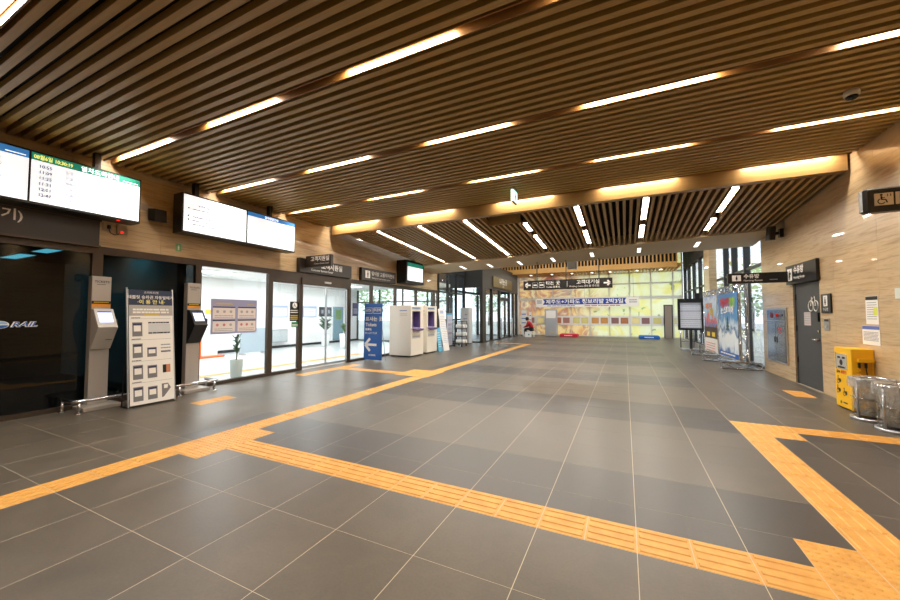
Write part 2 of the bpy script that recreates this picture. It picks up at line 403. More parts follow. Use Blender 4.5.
SIDE = ['touching the wall of screens', 'second from wall of screens', 'mid hall', 'second from grey door wall', 'touching grey door wall']
def lamp_light(name, loc, sx, sy, watt, col, parent, rot=(0, 0, 0)):
    l = bpy.data.lights.new(name, 'AREA'); l.shape = 'RECTANGLE'; l.size = sx; l.size_y = sy; l.energy = watt; l.color = col
    o = bpy.data.objects.new(name, l); C.objects.link(o); put(o, loc, parent); o.rotation_euler = rot; return o
for r in range(-3, 5):
    y = (6.18 + 1.69*(r-3) if r else 0.98) if r < 4 else 7.65
    # the amber lined slot in which the lamps sit
    hw = 0.050
    tr = MB()
    if r < 4: tr.box(XL+0.05, y-hw-0.014, 3.905, XR-0.05, y-hw, 4.06); tr.box(XL+0.05, y+hw, 3.905, XR-0.05, y+hw+0.014, 4.06)
    else: tr.box(XL+0.05, y-hw-0.014, 3.905, XR-0.05, y-hw, 4.06)
    tr.box(XL+0.05, y-hw-0.014, 4.06, XR-0.05, y+hw+0.014, 4.08)
    tr.build('light_slot_lining', TROUGH, ceiling)
    for k, (a, b) in enumerate(LSEG):
        if r >= 0: lab = 'lit ceiling strip, %s, %s' % (WHERE[r], SIDE[k])
        else: lab = 'ceiling strip light above the entrance end of the hall'
        t = thing('strip_light', lab, 'ceiling light', ((a+b)/2, y, 3.98), 'strip lights across the slatted ceiling')
        box('diffuser', LAMP, t, a, y-0.036, 3.985, b, y+0.036, 3.995)
        box('housing', TROUGH, t, a-0.02, y-0.044, 3.995, b+0.02, y+0.044, 4.055)
        lamp_light('lamp', ((a+b)/2, y, 3.98), b-a, 0.07, LAMP_W*(0.55 if r == 4 else 1), LAMP_COL, t)
# beam
struct(box('trim_1', BEAMW, None, XL+0.10, 7.745, 3.70, XR-0.035, 7.90, 4.13), 'bronze brown cross beam between the two slatted ceilings')

# ------------------------------------------------------------------ sloping ceiling with slats running away
def zc(x, y): return 3.72 - 0.075*(y-7.6)
def onc(px, py):
    z = 3.5
    for _ in range(30): p = onz(px, py, z); z = 0.5*z + 0.5*zc(p.x, p.y)
    return onz(px, py, z)
sf0, sf1 = onc(426.7, 265.3), onc(740, 232); sb0, sb1 = onc(457, 271), onc(717, 248)
def lin(p, q, x): return p.y + (q.y-p.y)*(x-p.x)/(q.x-p.x)
yf = lambda x: lin(sf0, sf1, x)
yb = lambda x: lin(sb0, sb1, x)
def sheet(name, mat, x0, x1, ya, yb_, dz, th, n=12, parent=None):
    b = MB()
    for k in range(n):
        xa, xb = x0+(x1-x0)*k/n, x0+(x1-x0)*(k+1)/n
        P = [(xa, ya(xa)), (xb, ya(xb)), (xb, yb_(xb)), (xa, yb_(xa))]
        b.hexa([(x, y, zc(x, y)+dz) for x, y in P] + [(x, y, zc(x, y)+dz+th) for x, y in P])
    return b.build(name, mat, parent)
ceil2 = struct(sheet('ceiling', DARKC, -6.98, XR-0.02, lambda x: 7.92, yf, 0.26, 0.04), 'sloping ceiling of brown slats running towards the mural wall')
SLX = [-6.03, -4.73, -3.45, -2.15, -0.88, 0.42, 1.83]
sm = bpy.data.meshes.new('slat'); sb_ = MB().box(-0.027, 0, 0, 0.027, 1, 0.13); sm.from_pydata(sb_.v, [], sb_.f); sm.materials.append(SLAT2)
x = XL+0.06; cols = []
edges = [-6.98] + SLX + [XR+0.02]
for a, b in zip(edges[:-1], edges[1:]):
    n = round((b-a)/0.131)
    for k in range(1, n): cols.append(a+(b-a)*k/n)
for x in cols:
    y0 = 7.92 if not (-3.05 < x < -2.2) else 8.55
    y1 = yf(x); z0, z1 = zc(x, y0), zc(x, y1); L = math.hypot(y1-y0, z1-z0)
    o = bpy.data.objects.new('slat', sm); C.objects.link(o); put(o, (x, y0, z0), ceil2); o.scale = (1, L, 1); o.rotation_euler = (math.atan2(z1-z0, y1-y0), 0, 0)
sheet('edge_board', SLAT2, -7.0, -6.95, lambda x: 7.92, yf, 0.0, 0.30, 1, ceil2)
hb = MB(); hb.box(-3.05, 8.53, zc(-2.6, 8.5)+0.0, -2.23, 8.55, zc(-2.6, 8.5)+0.25)
hb.build('recess_edge', SLAT2, ceil2)
for k, x in enumerate(SLX):
    for s, (ya, yb2) in enumerate(((8.0, 9.35), (9.8, yf(x)-0.42)) if k > 2 else ((8.0, 9.95), (10.0, yf(x)-0.12))):
        if k == 3 and s == 0: ya = 8.7
        za, zb = zc(x, ya)+0.03, zc(x, yb2)+0.03
        e0, e1 = (ya-0.02 if s == 0 else ya-0.02), (yb2+(0.2 if k > 2 else 0.02) if s == 0 else yf(x)-0.02)
        lab = 'strip light in sloping ceiling, %s from the stone wall, %s' % (['seventh', 'sixth', 'fifth', 'fourth', 'third', 'second', 'first'][k], 'beam end' if s == 0 else 'soffit end')
        t = thing('strip_light', lab, 'ceiling light', (x, (ya+yb2)/2, (za+zb)/2), 'strip lights running away in the sloping ceiling')
        hx = 0.048
        MB().hexa([(x-hx, ya, za), (x+hx, ya, za), (x+hx, yb2, zb), (x-hx, yb2, zb), (x-hx, ya, za+0.01), (x+hx, ya, za+0.01), (x+hx, yb2, zb+0.01), (x-hx, yb2, zb+0.01)]).build('diffuser', LAMP, t)
        hx = 0.052
        MB().hexa([(x-hx, ya-0.02, za+0.012), (x+hx, ya-0.02, za+0.012), (x+hx, yb2+0.02, zb+0.012), (x-hx, yb2+0.02, zb+0.012), (x-hx, ya-0.02, za+0.1), (x+hx, ya-0.02, za+0.1), (x+hx, yb2+0.02, zb+0.1), (x-hx, yb2+0.02, zb+0.1)]).build('housing', TROUGH, t)
        for d0 in (-0.066, 0.054):
            MB().hexa([(x+u, v, zc(x, v)+h) for h in (0.002, 0.085) for u, v in ((d0, e0), (d0+0.012, e0), (d0+0.012, e1), (d0, e1))]).build('slot_lining', TROUGH, t)
        lamp_light('lamp', (x, (ya+yb2)/2, (za+zb)/2-0.006), 0.07, yb2-ya, LAMP_W*0.9, LAMP_COL, t, (math.atan2(zb-za, yb2-ya), 0, 0))
# soffit with small downlights
soff = struct(sheet('ceiling', SOFF, XL-0.2, XR-0.02, lambda x: yf(x), lambda x: yb(x)+0.02, -0.03, 0.35), 'plain taupe soffit band at the end of the slatted ceiling')
for k, (px, py) in enumerate([(463, 266.5), (490, 264.5), (520, 262), (553, 258.5), (592, 253.5), (639, 249), (697, 243)]):
    p = onc(px, py); z = zc(p.x, p.y)-0.03
    t = thing('downlight', 'small white rectangular downlight in the taupe soffit, %s from the stone wall' % ['seventh', 'sixth', 'fifth', 'fourth', 'third', 'second', 'nearest'][k], 'ceiling light', (p.x, p.y, z), 'downlights in the soffit')
    h, l = 0.045, 0.27; sl = -0.075
    def q(dx, dy, dz): return (p.x+dx, p.y+dy, z+dy*sl+dz)
    MB().hexa([q(-h,-l,-0.012), q(h,-l,-0.012), q(h,l,-0.012), q(-h,l,-0.012), q(-h,-l,-0.004), q(h,-l,-0.004), q(h,l,-0.004), q(-h,l,-0.004)]).build('diffuser', LAMPW, t)
    fb = MB()
    for (a0, b0, a1, b1) in ((-h-.015,-l-.015,h+.015,-l), (-h-.015,l,h+.015,l+.015), (-h-.015,-l,-h,l), (h,-l,h+.015,l)):
        fb.hexa([q(a0,b0,-.014), q(a1,b0,-.014), q(a1,b1,-.014), q(a0,b1,-.014), q(a0,b0,-.001), q(a1,b0,-.001), q(a1,b1,-.001), q(a0,b1,-.001)])
    fb.build('trim_ring', WHITE, t)
    lamp_light('lamp', (p.x, p.y, z-0.02), 0.1, 0.4, LAMP_W*0.45, (1, 0.95, 0.88), t)
# high ceiling of the entrance lobby, extended as an unseen roof blocking the sky
struct(box('ceiling', DARKC, None, -15.0, Y_BACK-0.2, 5.7, XR+0.5, Y_FAR+0.4, 5.85), 'dark high lobby ceiling, extended unseen over the hall to block the sky')

# ================================================================== WALLS
def stone(name, face_x, sgn, y0, y1, z0, z1, holes, label, th=0.22):
    """stone wall whose visible face is at face_x and looks towards sgn; slabs 1.2 x 0.78 m as parts"""
    b = MB(); back = face_x - sgn*th; f = face_x - sgn*0.02
    for (a0, c0, a1, c1) in cut((y0, z0, y1, z1), holes): b.box(f, a0, c0, back, a1, c1)
    wl = struct(b.build(name, MJOINT, None), label)
    nz = round((z1-z0)/0.78) or 1; hz = (z1-z0)/nz; ny = max(1, round((y1-y0)/1.2)); hy = (y1-y0)/ny
    for i in range(ny):
        for k in range(nz):
            for (a0, c0, a1, c1) in cut((y0+hy*i+0.001, z0+hz*k+0.001, y0+hy*(i+1)-0.001, z0+hz*(k+1)-0.001), holes):
                piece('stone_slab', MARB, wl, f, a0, c0, face_x, a1, c1)
    return wl
DOOR_R = (8.93, 0.0, 10.10, 2.12)
wall_right = stone('wall_right', XR, -1, Y_BACK, 12.0, 0.0, 4.14, [DOOR_R], 'polished beige travertine wall with a grey door')
wall_left = stone('wall_left', XL, 1, Y_BACK, 14.40, 2.52, 4.14, [], 'polished beige travertine wall above the glass shopfronts')
struct(box('wall_right', DARKC, None, XR+0.02, Y_BACK, 4.14, XR+0.22, Y_FAR, 5.7))  # unseen upper wall added to shut out sky light above the slats
struct(box('wall_left', DARKC, None, XL-0.22, Y_BACK, 4.14, XL-0.02, 17.4, 5.7))  # matching closing wall on the left, also added against sky light
struct(box('wall_back', M('back_wall', srgb(176, 156, 130), 0.4), None, XL-0.2, Y_BACK-0.2, 0, XR+0.2, Y_BACK, 5.7), 'plain beige wall behind the viewpoint')
# ---------- left shopfront
FX0, FX1 = XL-0.06, XL+0.05
hdr = MB(); hdr.box(FX0, Y_BACK, 2.40, FX1, 14.40, 2.52)
struct(hdr.build('trim_2', FRAME, None), 'bronze header rail above the glass shopfront')
sill = MB(); sill.box(FX0, Y_BACK, 0, FX1, 6.75, 0.07); sill.box(FX0, 8.60, 0, FX1, 14.40, 0.07)
struct(sill.build('trim_3', FRAME, None), 'bronze floor rail under the glass shopfront')
def window(n, y0, y1, z0, z1, pane, label, x=XL, fr=0.05, mat=FRAME):
    b = MB(); b.box(x-0.05, y0, z0, x+0.045, y0+fr, z1); b.box(x-0.05, y1-fr, z0, x+0.045, y1, z1)
    if z1 < 2.39: b.box(x-0.05, y0+fr, z1-fr, x+0.045, y1-fr, z1)
    wd = struct(b.build('window_%d' % n, mat, None), label)
    box('pane', pane, wd, x-0.006, y0+fr, z0, x+0.006, y1-fr, z1-(fr if z1 < 2.39 else 0)); return wd
window(1, -5.95, -1.6, 0.07, 2.40, GLASSD, 'dark tinted shop window beside the entrance end')
window(2, -1.6, 2.74, 0.07, 2.40, GLASSD, 'dark tinted shop window carrying a railway logo', fr=0.08)
window(3, 2.74, 4.24, 0.07, 2.40, GLASSD, 'dark tinted window behind the two ticket kiosks', fr=0.05)
w4 = window(4, 4.24, 5.86, 0.07, 2.40, GLASS, 'clear window of the bright white room with a mauve notice', fr=0.06)
window(5, 5.86, 6.75, 0.07, 2.28, GLASS, 'clear window beside the sliding glass doors', fr=0.06)
box('overpanel', FRAME, w4, FX0, 5.86, 2.28, FX1, 6.75, 2.40)
# sliding doors
d1 = struct(MB().box(FX0, 6.75, 2.22, FX1+0.03, 8.60, 2.40).box(FX0, 6.75, 0, FX1, 6.81, 2.22).box(FX0, 8.52, 0, FX1, 8.60, 2.22).build('door_1', FRAME, None), 'sliding glass doors of the bright white room')
for a, b in ((6.81, 7.665), (7.665, 8.52)):
    lf = MB().box(XL-0.02, a, 0.03, XL+0.02, a+0.022, 2.2).box(XL-0.02, b-0.022, 0.03, XL+0.02, b, 2.2).box(XL-0.02, a+0.022, 0.03, XL+0.02, b-0.022, 0.09).box(XL-0.02, a+0.022, 2.16, XL+0.02, b-0.022, 2.2).build('door_leaf', ALU, d1)
    box('pane', GLASS, lf, XL-0.005, a+0.022, 0.09, XL+0.005, b-0.022, 2.16)
box('sensor', GREYL, d1, FX1+0.03, 7.5, 2.30, FX1+0.07, 7.74, 2.345)
for n, (a, b) in enumerate(((8.60, 9.68), (9.68, 11.07), (11.07, 12.53), (12.53, 14.08), (14.08, 14.40))):
    window(6+n, a, b, 0.07, 2.40, GLASS, 'clear window behind the %s' % ['blue ticket sign', 'cream machine nearest the blue sign', 'second cream machine', 'leaning notice boards', 'dark glazed corner'][n], fr=0.045)
# left corner past the stone wall: dark curtain wall up to the vestibule
cw = MB()
for y in (14.42, 15.4, 16.35, 17.30): cw.box(-7.64, y, 0, -7.52, y+0.07, 5.6)
for z in (0.0, 1.15, 2.45, 3.4): cw.box(-7.64, 14.45, z, -7.52, 17.3, z+0.08)
cwo = struct(cw.build('window_11', FRAMED, None), 'dark framed curtain wall between the stone wall and the vestibule')
for y in (14.51, 15.49, 16.44):
    for z, z2 in ((0.08, 1.15), (1.23, 2.45), (2.53, 3.4), (3.48, 5.6)): box('pane', GLASS, cwo, -7.585, y, z, -7.575, y+0.87, z2)

# ---------- bright white room behind the clear windows
ROOMW = M('room_white', srgb(240, 240, 238), 0.6); ROOMF = M('room_floor', srgb(206, 210, 210), 0.22)
struct(box('floor', ROOMF, None, -13.7, 3.9, -0.2, XL-0.1, 16.2, 0.0), 'pale glossy floor of the bright white room')
rfl = [o for o in bpy.data.objects if o.get('label') == 'pale glossy floor of the bright white room'][0]
for k in range(22): piece('tactile_block', TACT, rfl, -8.95, 4.15+0.3*k, 0.0005, -8.655, 4.445+0.3*k, 0.005)
struct(box('wall_back', ROOMW, None, -13.8, 3.9, 0, -13.6, 16.2, 2.95), 'white back wall of the bright room')
struct(box('wall_left', ROOMW, None, -13.6, 3.92, 0, XL-0.07, 4.08, 2.95), 'white side wall of the bright room')
rc = struct(box('ceiling', ROOMW, None, -13.8, 3.92, 2.80, XL-0.23, 16.2, 2.95), 'white ceiling of the bright room')
struct(box('baseboard_left', M('black_base', srgb(34, 36, 38), 0.5), None, -13.6, 4.08, 0, -13.58, 16.1, 0.10), 'black skirting along the white back wall')
for k, (x, y) in enumerate(((-9.2, 5.6), (-9.2, 8.6), (-9.2, 11.8), (-11.8, 7.2), (-11.8, 10.2), (-11.8, 13.4))):
    t = thing('panel_light', 'flat white panel light in the ceiling of the bright room', 'ceiling light', (x, y, 2.78), 'panel lights in the bright room')
    box('diffuser', PANELW, t, x-0.28, y-0.58, 2.772, x+0.28, y+0.58, 2.782); box('frame', WHITE, t, x-0.3, y-0.6, 2.782, x+0.3, y+0.6, 2.799)
    lamp_light('lamp', (x, y, 2.765), 0.55, 1.15, 40, (0.95, 0.98, 1.0), t)
# end of the room: glazed to the outside
eb = MB()
for x in (-13.6, -12.1, -10.6, -9.1, -7.72): eb.box(x, 16.1, 0, x+0.07, 16.18, 2.8)
eb.box(-13.53, 16.1, 2.1, -7.72, 16.18, 2.16); eb.box(-13.53, 16.1, 0, -7.72, 16.18, 0.06)
ew = struct(eb.build('window_12', FRAMED, None), 'glazed end of the bright room looking outdoors')
for x in (-13.53, -12.03, -10.53, -9.03): 
    box('pane', GLASS, ew, x, 16.135, 0.06, x+1.3+0.01, 16.145, 2.1); box('pane', GLASS, ew, x, 16.135, 2.16, x+1.31, 16.145, 2.8)
# dark room
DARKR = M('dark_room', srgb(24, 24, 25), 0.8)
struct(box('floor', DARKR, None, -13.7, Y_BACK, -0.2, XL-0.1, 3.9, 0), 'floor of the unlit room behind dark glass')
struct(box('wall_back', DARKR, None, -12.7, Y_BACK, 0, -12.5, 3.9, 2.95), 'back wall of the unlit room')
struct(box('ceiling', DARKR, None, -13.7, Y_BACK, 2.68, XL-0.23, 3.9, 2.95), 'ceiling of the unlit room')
for k, (x0, x1, y0, y1) in enumerate(((-12.05, -10.95, 2.76, 2.98), (-10.35, -9.4, 2.76, 2.97), (-9.4, -8.6, 3.55, 3.75))):
    t = thing('panel_light', 'cyan glowing ceiling panel seen through dark glass, %s' % ['deepest in the unlit room', 'nearer the ticket kiosks', 'smallest, by the bright room'][k], 'ceiling light', ((x0+x1)/2, (y0+y1)/2, 2.65), 'panels in the unlit room')
    box('diffuser', PANELC, t, x0, y0, 2.655, x1, y1, 2.66); box('frame', DARKR, t, x0-0.02, y0-0.02, 2.66, x1+0.02, y1+0.02, 2.679)

# ---------- right wall: grey door
d2 = struct(MB().box(XR+0.02, 8.93, 0.0, XR+0.10, 8.98, 2.12).box(XR+0.02, 10.05, 0, XR+0.10, 10.10, 2.12).box(XR+0.02, 8.98, 2.07, XR+0.10, 10.05, 2.12).build('door_2', DOORG, None), 'charcoal grey steel door of the nursing room')
lf = box('door_leaf', DOORG, d2, XR+0.03, 8.985, 0.012, XR+0.075, 10.045, 2.065)
for z in (0.5, 1.15, 1.8): MB().tube([(XR+0.022, 10.035, z-0.06), (XR+0.022, 10.035, z+0.06)], 0.012).build('hinge', BLACK, lf)
MB().tube([(XR+0.03, 9.07, 0.96), (XR-0.02, 9.07, 0.96)], 0.025, 12).tube([(XR-0.03, 9.07, 0.96), (XR-0.03, 9.20, 0.96)], 0.011, 8).build('handle', SILVER, lf)
MB().tube([(XR+0.03, 9.07, 1.12), (XR+0.01, 9.07, 1.12)], 0.022, 12).build('lock', SILVER, lf)
bbox('card_reader', BLACK, lf, XR+0.0, 9.04, 1.30, XR+0.03, 9.10, 1.47, c=0.006)
box('notice', M('door_notice', srgb(200, 186, 184), 0.7), lf, XR+0.026, 9.40, 1.22, XR+0.03, 9.68, 1.48)
lines('print', TEXTG, lf, (XR+0.0255, 9.66, 1.44), YNA, UP, 0.24, 5, 0.045, 0.012)
bic = MB()         # pale line drawing of a bicycle-like mark
def circ(cy, cz, r): bic.tube([(XR+0.026, cy+r*math.cos(2*math.pi*k/16), cz+r*math.sin(2*math.pi*k/16)) for k in range(17)], 0.009, 5)
circ(9.37, 1.60, 0.10); circ(9.17, 1.60, 0.10)
bic.tube([(XR+0.026, 9.37, 1.60), (XR+0.026, 9.33, 1.77), (XR+0.026, 9.27, 1.62), (XR+0.026, 9.17, 1.60), (XR+0.026, 9.21, 1.78), (XR+0.026, 9.33, 1.72)], 0.009, 5)
bic.build('line_drawing', PICT, lf)
struct(box('wall_right', DARKR, None, XR+0.3, 8.5, 0, XR+0.4, 10.6, 2.6))
# ---------- right curtain wall beyond the stone, stone column
rw = MB()
YM = [12.02, 13.62, 14.95, 16.05, 18.3, 19.64, 21.0, 22.7, 24.3, 25.9]
for y in YM: rw.box(XR+0.02, y-0.05, 0, XR+0.18, y+0.05, 5.6)
for z in (0.0, 2.75, 4.3): rw.box(XR+0.05, 12.05, z, XR+0.14, 25.9, z+0.07)
rwo = struct(rw.build('window_13', FRAMED, None), 'tall dark framed glass wall beside the poster stands')
for a, b in zip(YM[:-1], YM[1:]):
    for z, z2 in ((0.07, 2.75), (2.82, 4.3), (4.37, 5.6)): box('pane', GLASS, rwo, XR+0.09, a+0.05, z, XR+0.10, b-0.05, z2)
cl = MB()
for y0 in (17.15,):
    for k in range(7): cl.bbox(XR-0.22, y0, 0.8*k+0.002, XR+0.02, y0+1.0, 0.8*k+0.798, c=0.004)
tag(cl.build('stone_column', MARB, None), 'beige stone column between the glass wall bays', 'column')

# ================================================================== FAR MURAL WALL
def mural():
    m = bpy.data.materials.new('painted_glass'); m.use_nodes = True; n = NT(m); t = m.node_tree
    v = n.pos((0.33, 1, 0.42)); f = n.noise(v, 1.35, 3, 0.55, 1.6)
    c = n.ramp(f, [(0.30, srgb(202, 150, 134)), (0.40, srgb(228, 194, 172)), (0.45, srgb(246, 232, 194)), (0.50, srgb(240, 210, 162)), (0.55, srgb(210, 174, 164)), (0.60, srgb(248, 238, 204)), (0.68, srgb(200, 174, 172)), (0.76, srgb(242, 220, 170))])
    c2 = n.ramp(f, [(0.30, srgb(244, 238, 180)), (0.45, srgb(246, 246, 226)), (0.55, srgb(244, 244, 214)), (0.62, srgb(248, 242, 186)), (0.75, srgb(240, 246, 236))])
    g = n.n('ShaderNodeNewGeometry'); s = n.n('ShaderNodeSeparateXYZ'); n.l(g.outputs['Position'], s.inputs[0])
    fx = n.noise(n.pos((0.5, 1, 0.5)), 1.2, 2); ad = n.n('ShaderNodeMath', operation='MULTIPLY_ADD'); ad.inputs[1].default_value = 5.0; n.l(fx, ad.inputs[0]); n.l(s.outputs['X'], ad.inputs[2])
    mr = n.n('ShaderNodeMapRange'); mr.inputs[1].default_value = -0.6; mr.inputs[2].default_value = 1.6; n.l(ad.outputs[0], mr.inputs[0])
    mx = n.n('ShaderNodeMixRGB'); n.l(mr.outputs[0], mx.inputs[0]); n.l(c, mx.inputs[1]); n.l(c2, mx.inputs[2])
    sp = n.noise(n.pos((1, 1, 1)), 1.7, 4, 0.6, 1.0); gm = n.n('ShaderNodeMath', operation='GREATER_THAN'); gm.inputs[1].default_value = 0.66; n.l(sp, gm.inputs[0])
    m2 = n.n('ShaderNodeMixRGB'); n.l(gm.outputs[0], m2.inputs[0]); n.l(mx.outputs[0], m2.inputs[1]); m2.inputs[2].default_value = srgb(190, 204, 160)
    tr = n.n('ShaderNodeBsdfTranslucent'); n.l(m2.outputs[0], tr.inputs[0]); n.l(m2.outputs[0], n.p.inputs['Base Color']); n.p.inputs['Roughness'].default_value = 0.15
    ms = n.n('ShaderNodeMixShader'); ms.inputs[0].default_value = 0.74; n.l(n.p.outputs[0], ms.inputs[1]); n.l(tr.outputs[0], ms.inputs[2])
    n.l(ms.outputs[0], t.nodes['Material Output'].inputs[0]); return m
MURAL = mural(); MUL = M('pale_mullion', srgb(222, 220, 214), 0.4); MULW = M('white_band', srgb(228, 226, 222), 0.5)
def small_pane():
    m = M('painted_glass_square', (1, 1, 1, 1), 0.2); n = NT(m); oi = n.n('ShaderNodeObjectInfo'); r = n.n('ShaderNodeValToRGB'); r.color_ramp.interpolation = 'CONSTANT'; e = r.color_ramp.elements
    for k, c in enumerate(((222, 178, 120), (190, 150, 138), (236, 216, 150), (206, 154, 118), (226, 218, 160), (178, 142, 138), (242, 230, 184))):
        x = e[0] if k == 0 else e.new(k/7); x.position = k/7; x.color = srgb(*c)
    n.l(oi.outputs['Random'], r.inputs[0]); n.l(r.outputs[0], n.p.inputs['Base Color']); tr = n.n('ShaderNodeBsdfTranslucent'); n.l(r.outputs[0], tr.inputs[0]); ms = n.n('ShaderNodeMixShader'); ms.inputs[0].default_value = 0.5
    n.l(n.p.outputs[0], ms.inputs[1]); n.l(tr.outputs[0], ms.inputs[2]); n.l(ms.outputs[0], m.node_tree.nodes['Material Output'].inputs[0]); return m
MURSQ = small_pane()
FX = [-6.93 + 1.205*k for k in range(8)] + [2.70, 3.2]
rowsz = [(0.06, 0.74), (1.36, 2.46), (2.62, 3.42), (3.48, 4.12), (4.18, 5.6)]
fb = MB()
for x in FX: fb.box(x-0.03, Y_FAR-0.03, 0, x+0.03, Y_FAR+0.07, 5.6)
for z0, z1 in ((0, 0.06), (2.46, 2.62), (3.42, 3.48), (4.12, 4.18)): fb.box(FX[0], Y_FAR-0.025, z0, FX[-1], Y_FAR+0.06, z1)
wf = struct(fb.build('wall_far', MUL, None), 'far glass wall painted with an orange and yellow mural')
wb = MB()
for a, b in zip(FX[:-1], FX[1:]):
    for z0, z1 in rowsz: box('pane', MURAL, wf, a+0.03, Y_FAR+0.0, z0, b-0.03, Y_FAR+0.02, z1)
    m_ = (a+b)/2; q = 0.42*(b-a)/1.205
    for c_ in (a+(b-a)*0.27, a+(b-a)*0.73):
        box('pane', MURSQ, wf, c_-0.22, Y_FAR+0.0, 0.86, c_+0.22, Y_FAR+0.02, 1.24)
    x0 = a+0.03
    for (u, v_) in ((a+0.03, a+(b-a)*0.27-0.22), (a+(b-a)*0.27+0.22, a+(b-a)*0.73-0.22), (a+(b-a)*0.73+0.22, b-0.03)): wb.box(u, Y_FAR-0.015, 0.86, v_, Y_FAR+0.03, 1.24)
    wb.box(a+0.03, Y_FAR-0.015, 0.74, b-0.03, Y_FAR+0.03, 0.86); wb.box(a+0.03, Y_FAR-0.015, 1.24, b-0.03, Y_FAR+0.03, 1.36)
wb.build('window_band', MULW, wf)
# far ceiling: wooden beam, hanging slat screen and slats
YB = 23.0
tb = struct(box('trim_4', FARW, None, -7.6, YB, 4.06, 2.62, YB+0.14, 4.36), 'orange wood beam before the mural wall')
box('backing', DARKC, tb, -7.5, YB+0.11, 4.37, 2.62, YB+0.14, 5.69)  # dark sheet added to give the slat gaps their darkness
sc_ = MB(); x = -7.5
while x < 2.6: sc_.box(x, YB+0.02, 4.37, x+0.07, YB+0.10, 5.65); x += 0.19
sc_.build('slat_screen', FARW, tb)['kind'] = 'stuff'
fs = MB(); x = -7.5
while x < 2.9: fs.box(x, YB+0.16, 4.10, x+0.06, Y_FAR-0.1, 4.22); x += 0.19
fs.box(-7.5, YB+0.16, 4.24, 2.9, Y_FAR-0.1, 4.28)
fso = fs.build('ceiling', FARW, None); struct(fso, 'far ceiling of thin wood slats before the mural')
for k, px in enumerate((531, 552, 572, 592, 610, 637, 661)):
    p = ony(px, 274.5-(px-531)*0.04, 24.0); x = p.x
    t = thing('downlight', 'small far spotlight under the thin slats before the mural', 'ceiling light', (x, 24.0, 4.05), 'spotlights before the mural')
    box('diffuser', LAMPW, t, x-0.06, 23.85, 4.045, x+0.06, 24.15, 4.055); box('housing', FARW, t, x-0.08, 23.82, 4.055, x+0.08, 24.18, 4.10)
    lamp_light('lamp', (x, 24.0, 4.04), 0.1, 0.28, LAMP_W*0.5, LAMP_COL, t)
d3 = struct(MB().box(2.17, Y_FAR-0.1, 0, 2.22, Y_FAR-0.03, 2.05).box(2.60, Y_FAR-0.1, 0, 2.65, Y_FAR-0.03, 2.05).box(2.22, Y_FAR-0.1, 2.0, 2.60, Y_FAR-0.03, 2.05).build('door_3', FRAMED, None), 'taupe door at the end of the mural wall')
box('door_leaf', M('taupe_door', srgb(142, 128, 112), 0.5), d3, 2.22, Y_FAR-0.09, 0.01, 2.60, Y_FAR-0.05, 2.0)

for k, (x, y) in enumerate([(x, y) for x in (-5.0, -2.0, 1.0) for y in (16.0, 20.0)]):  # unseen lamps added to brighten the lobby and the far wood beam
    t = thing('lobby_fill_lamp', 'unseen square fill lamp added on the high dark lobby ceiling', 'ceiling light', (x, y, 5.66), 'added fill lamps on the high lobby ceiling')
    box('diffuser', LAMPW, t, x-0.2, y-0.2, 5.65, x+0.2, y+0.2, 5.66); box('frame', WHITE, t, x-0.23, y-0.23, 5.66, x+0.23, y+0.23, 5.699)
    lamp_light('lamp', (x, y, 5.64), 0.4, 0.4, 70, (1, 0.94, 0.85), t)
# ================================================================== VESTIBULE
vb = MB()
VX, V0, V1 = -6.56, 17.45, 24.2
vb.box(-9.6, V0, 2.85, VX, V0+0.14, 4.12); vb.box(VX-0.14, V0+0.14, 2.85, VX, V1, 4.12)
for y in (V0, 18.95, 20.3, 22.3, 23.2, V1-0.16):
    vb.box(VX-0.16, y, 0, VX+0.0, y+(0.5 if y == V0 else 0.13), 2.85)
for x in (-9.6,): vb.box(x, V0, 0, x+0.12, V0+0.12, 2.85)
vb.box(VX-0.14, V0+0.5, 0, VX-0.02, V1-0.16, 0.06); vb.box(-9.48, V0, 0, VX-0.16, V0+0.1, 0.06); vb.box(-9.6, V0, 4.12, VX, V1, 4.18)
vb.box(-9.6, V0+0.2, 4.13, VX-0.2, V1, 4.14); vb.box(VX-0.12, 20.43, 2.35, VX-0.02, 22.3, 2.47)
vs = struct(vb.build('wall_vestibule', FASC, None), 'charcoal glazed entrance vestibule projecting into the lobby')
for a, b in ((V0+0.5, 18.95), (19.08, 20.3), (22.43, 23.2), (23.33, V1-0.16)): box('pane', GLASS, vs, VX-0.08, a, 0.06, VX-0.07, b, 2.85)
box('pane', GLASS, vs, -9.48, V0+0.05, 0.06, VX-0.16, V0+0.06, 2.85)
for a, b in ((20.43, 21.36), (21.37, 22.3)):
    lf = MB().box(VX-0.09, a, 0.02, VX-0.04, a+0.05, 2.35).box(VX-0.09, b-0.05, 0.02, VX-0.04, b, 2.35).box(VX-0.09, a+0.05, 0.02, VX-0.04, b-0.05, 0.1).box(VX-0.09, a+0.05, 2.27, VX-0.04, b-0.05, 2.35).build('door_leaf', FRAMED, vs)
    box('pane', GLASS, lf, VX-0.07, a+0.05, 0.1, VX-0.06, b-0.05, 2.27)
for y in (20.2, 22.45): MB().tube([(VX+0.12, y, 0.0), (VX+0.12, y, 1.25)], 0.03, 10).tube([(VX+0.12, y, 1.1), (VX-0.02, y, 1.1)], 0.015, 8).build('post', SILVER, vs)
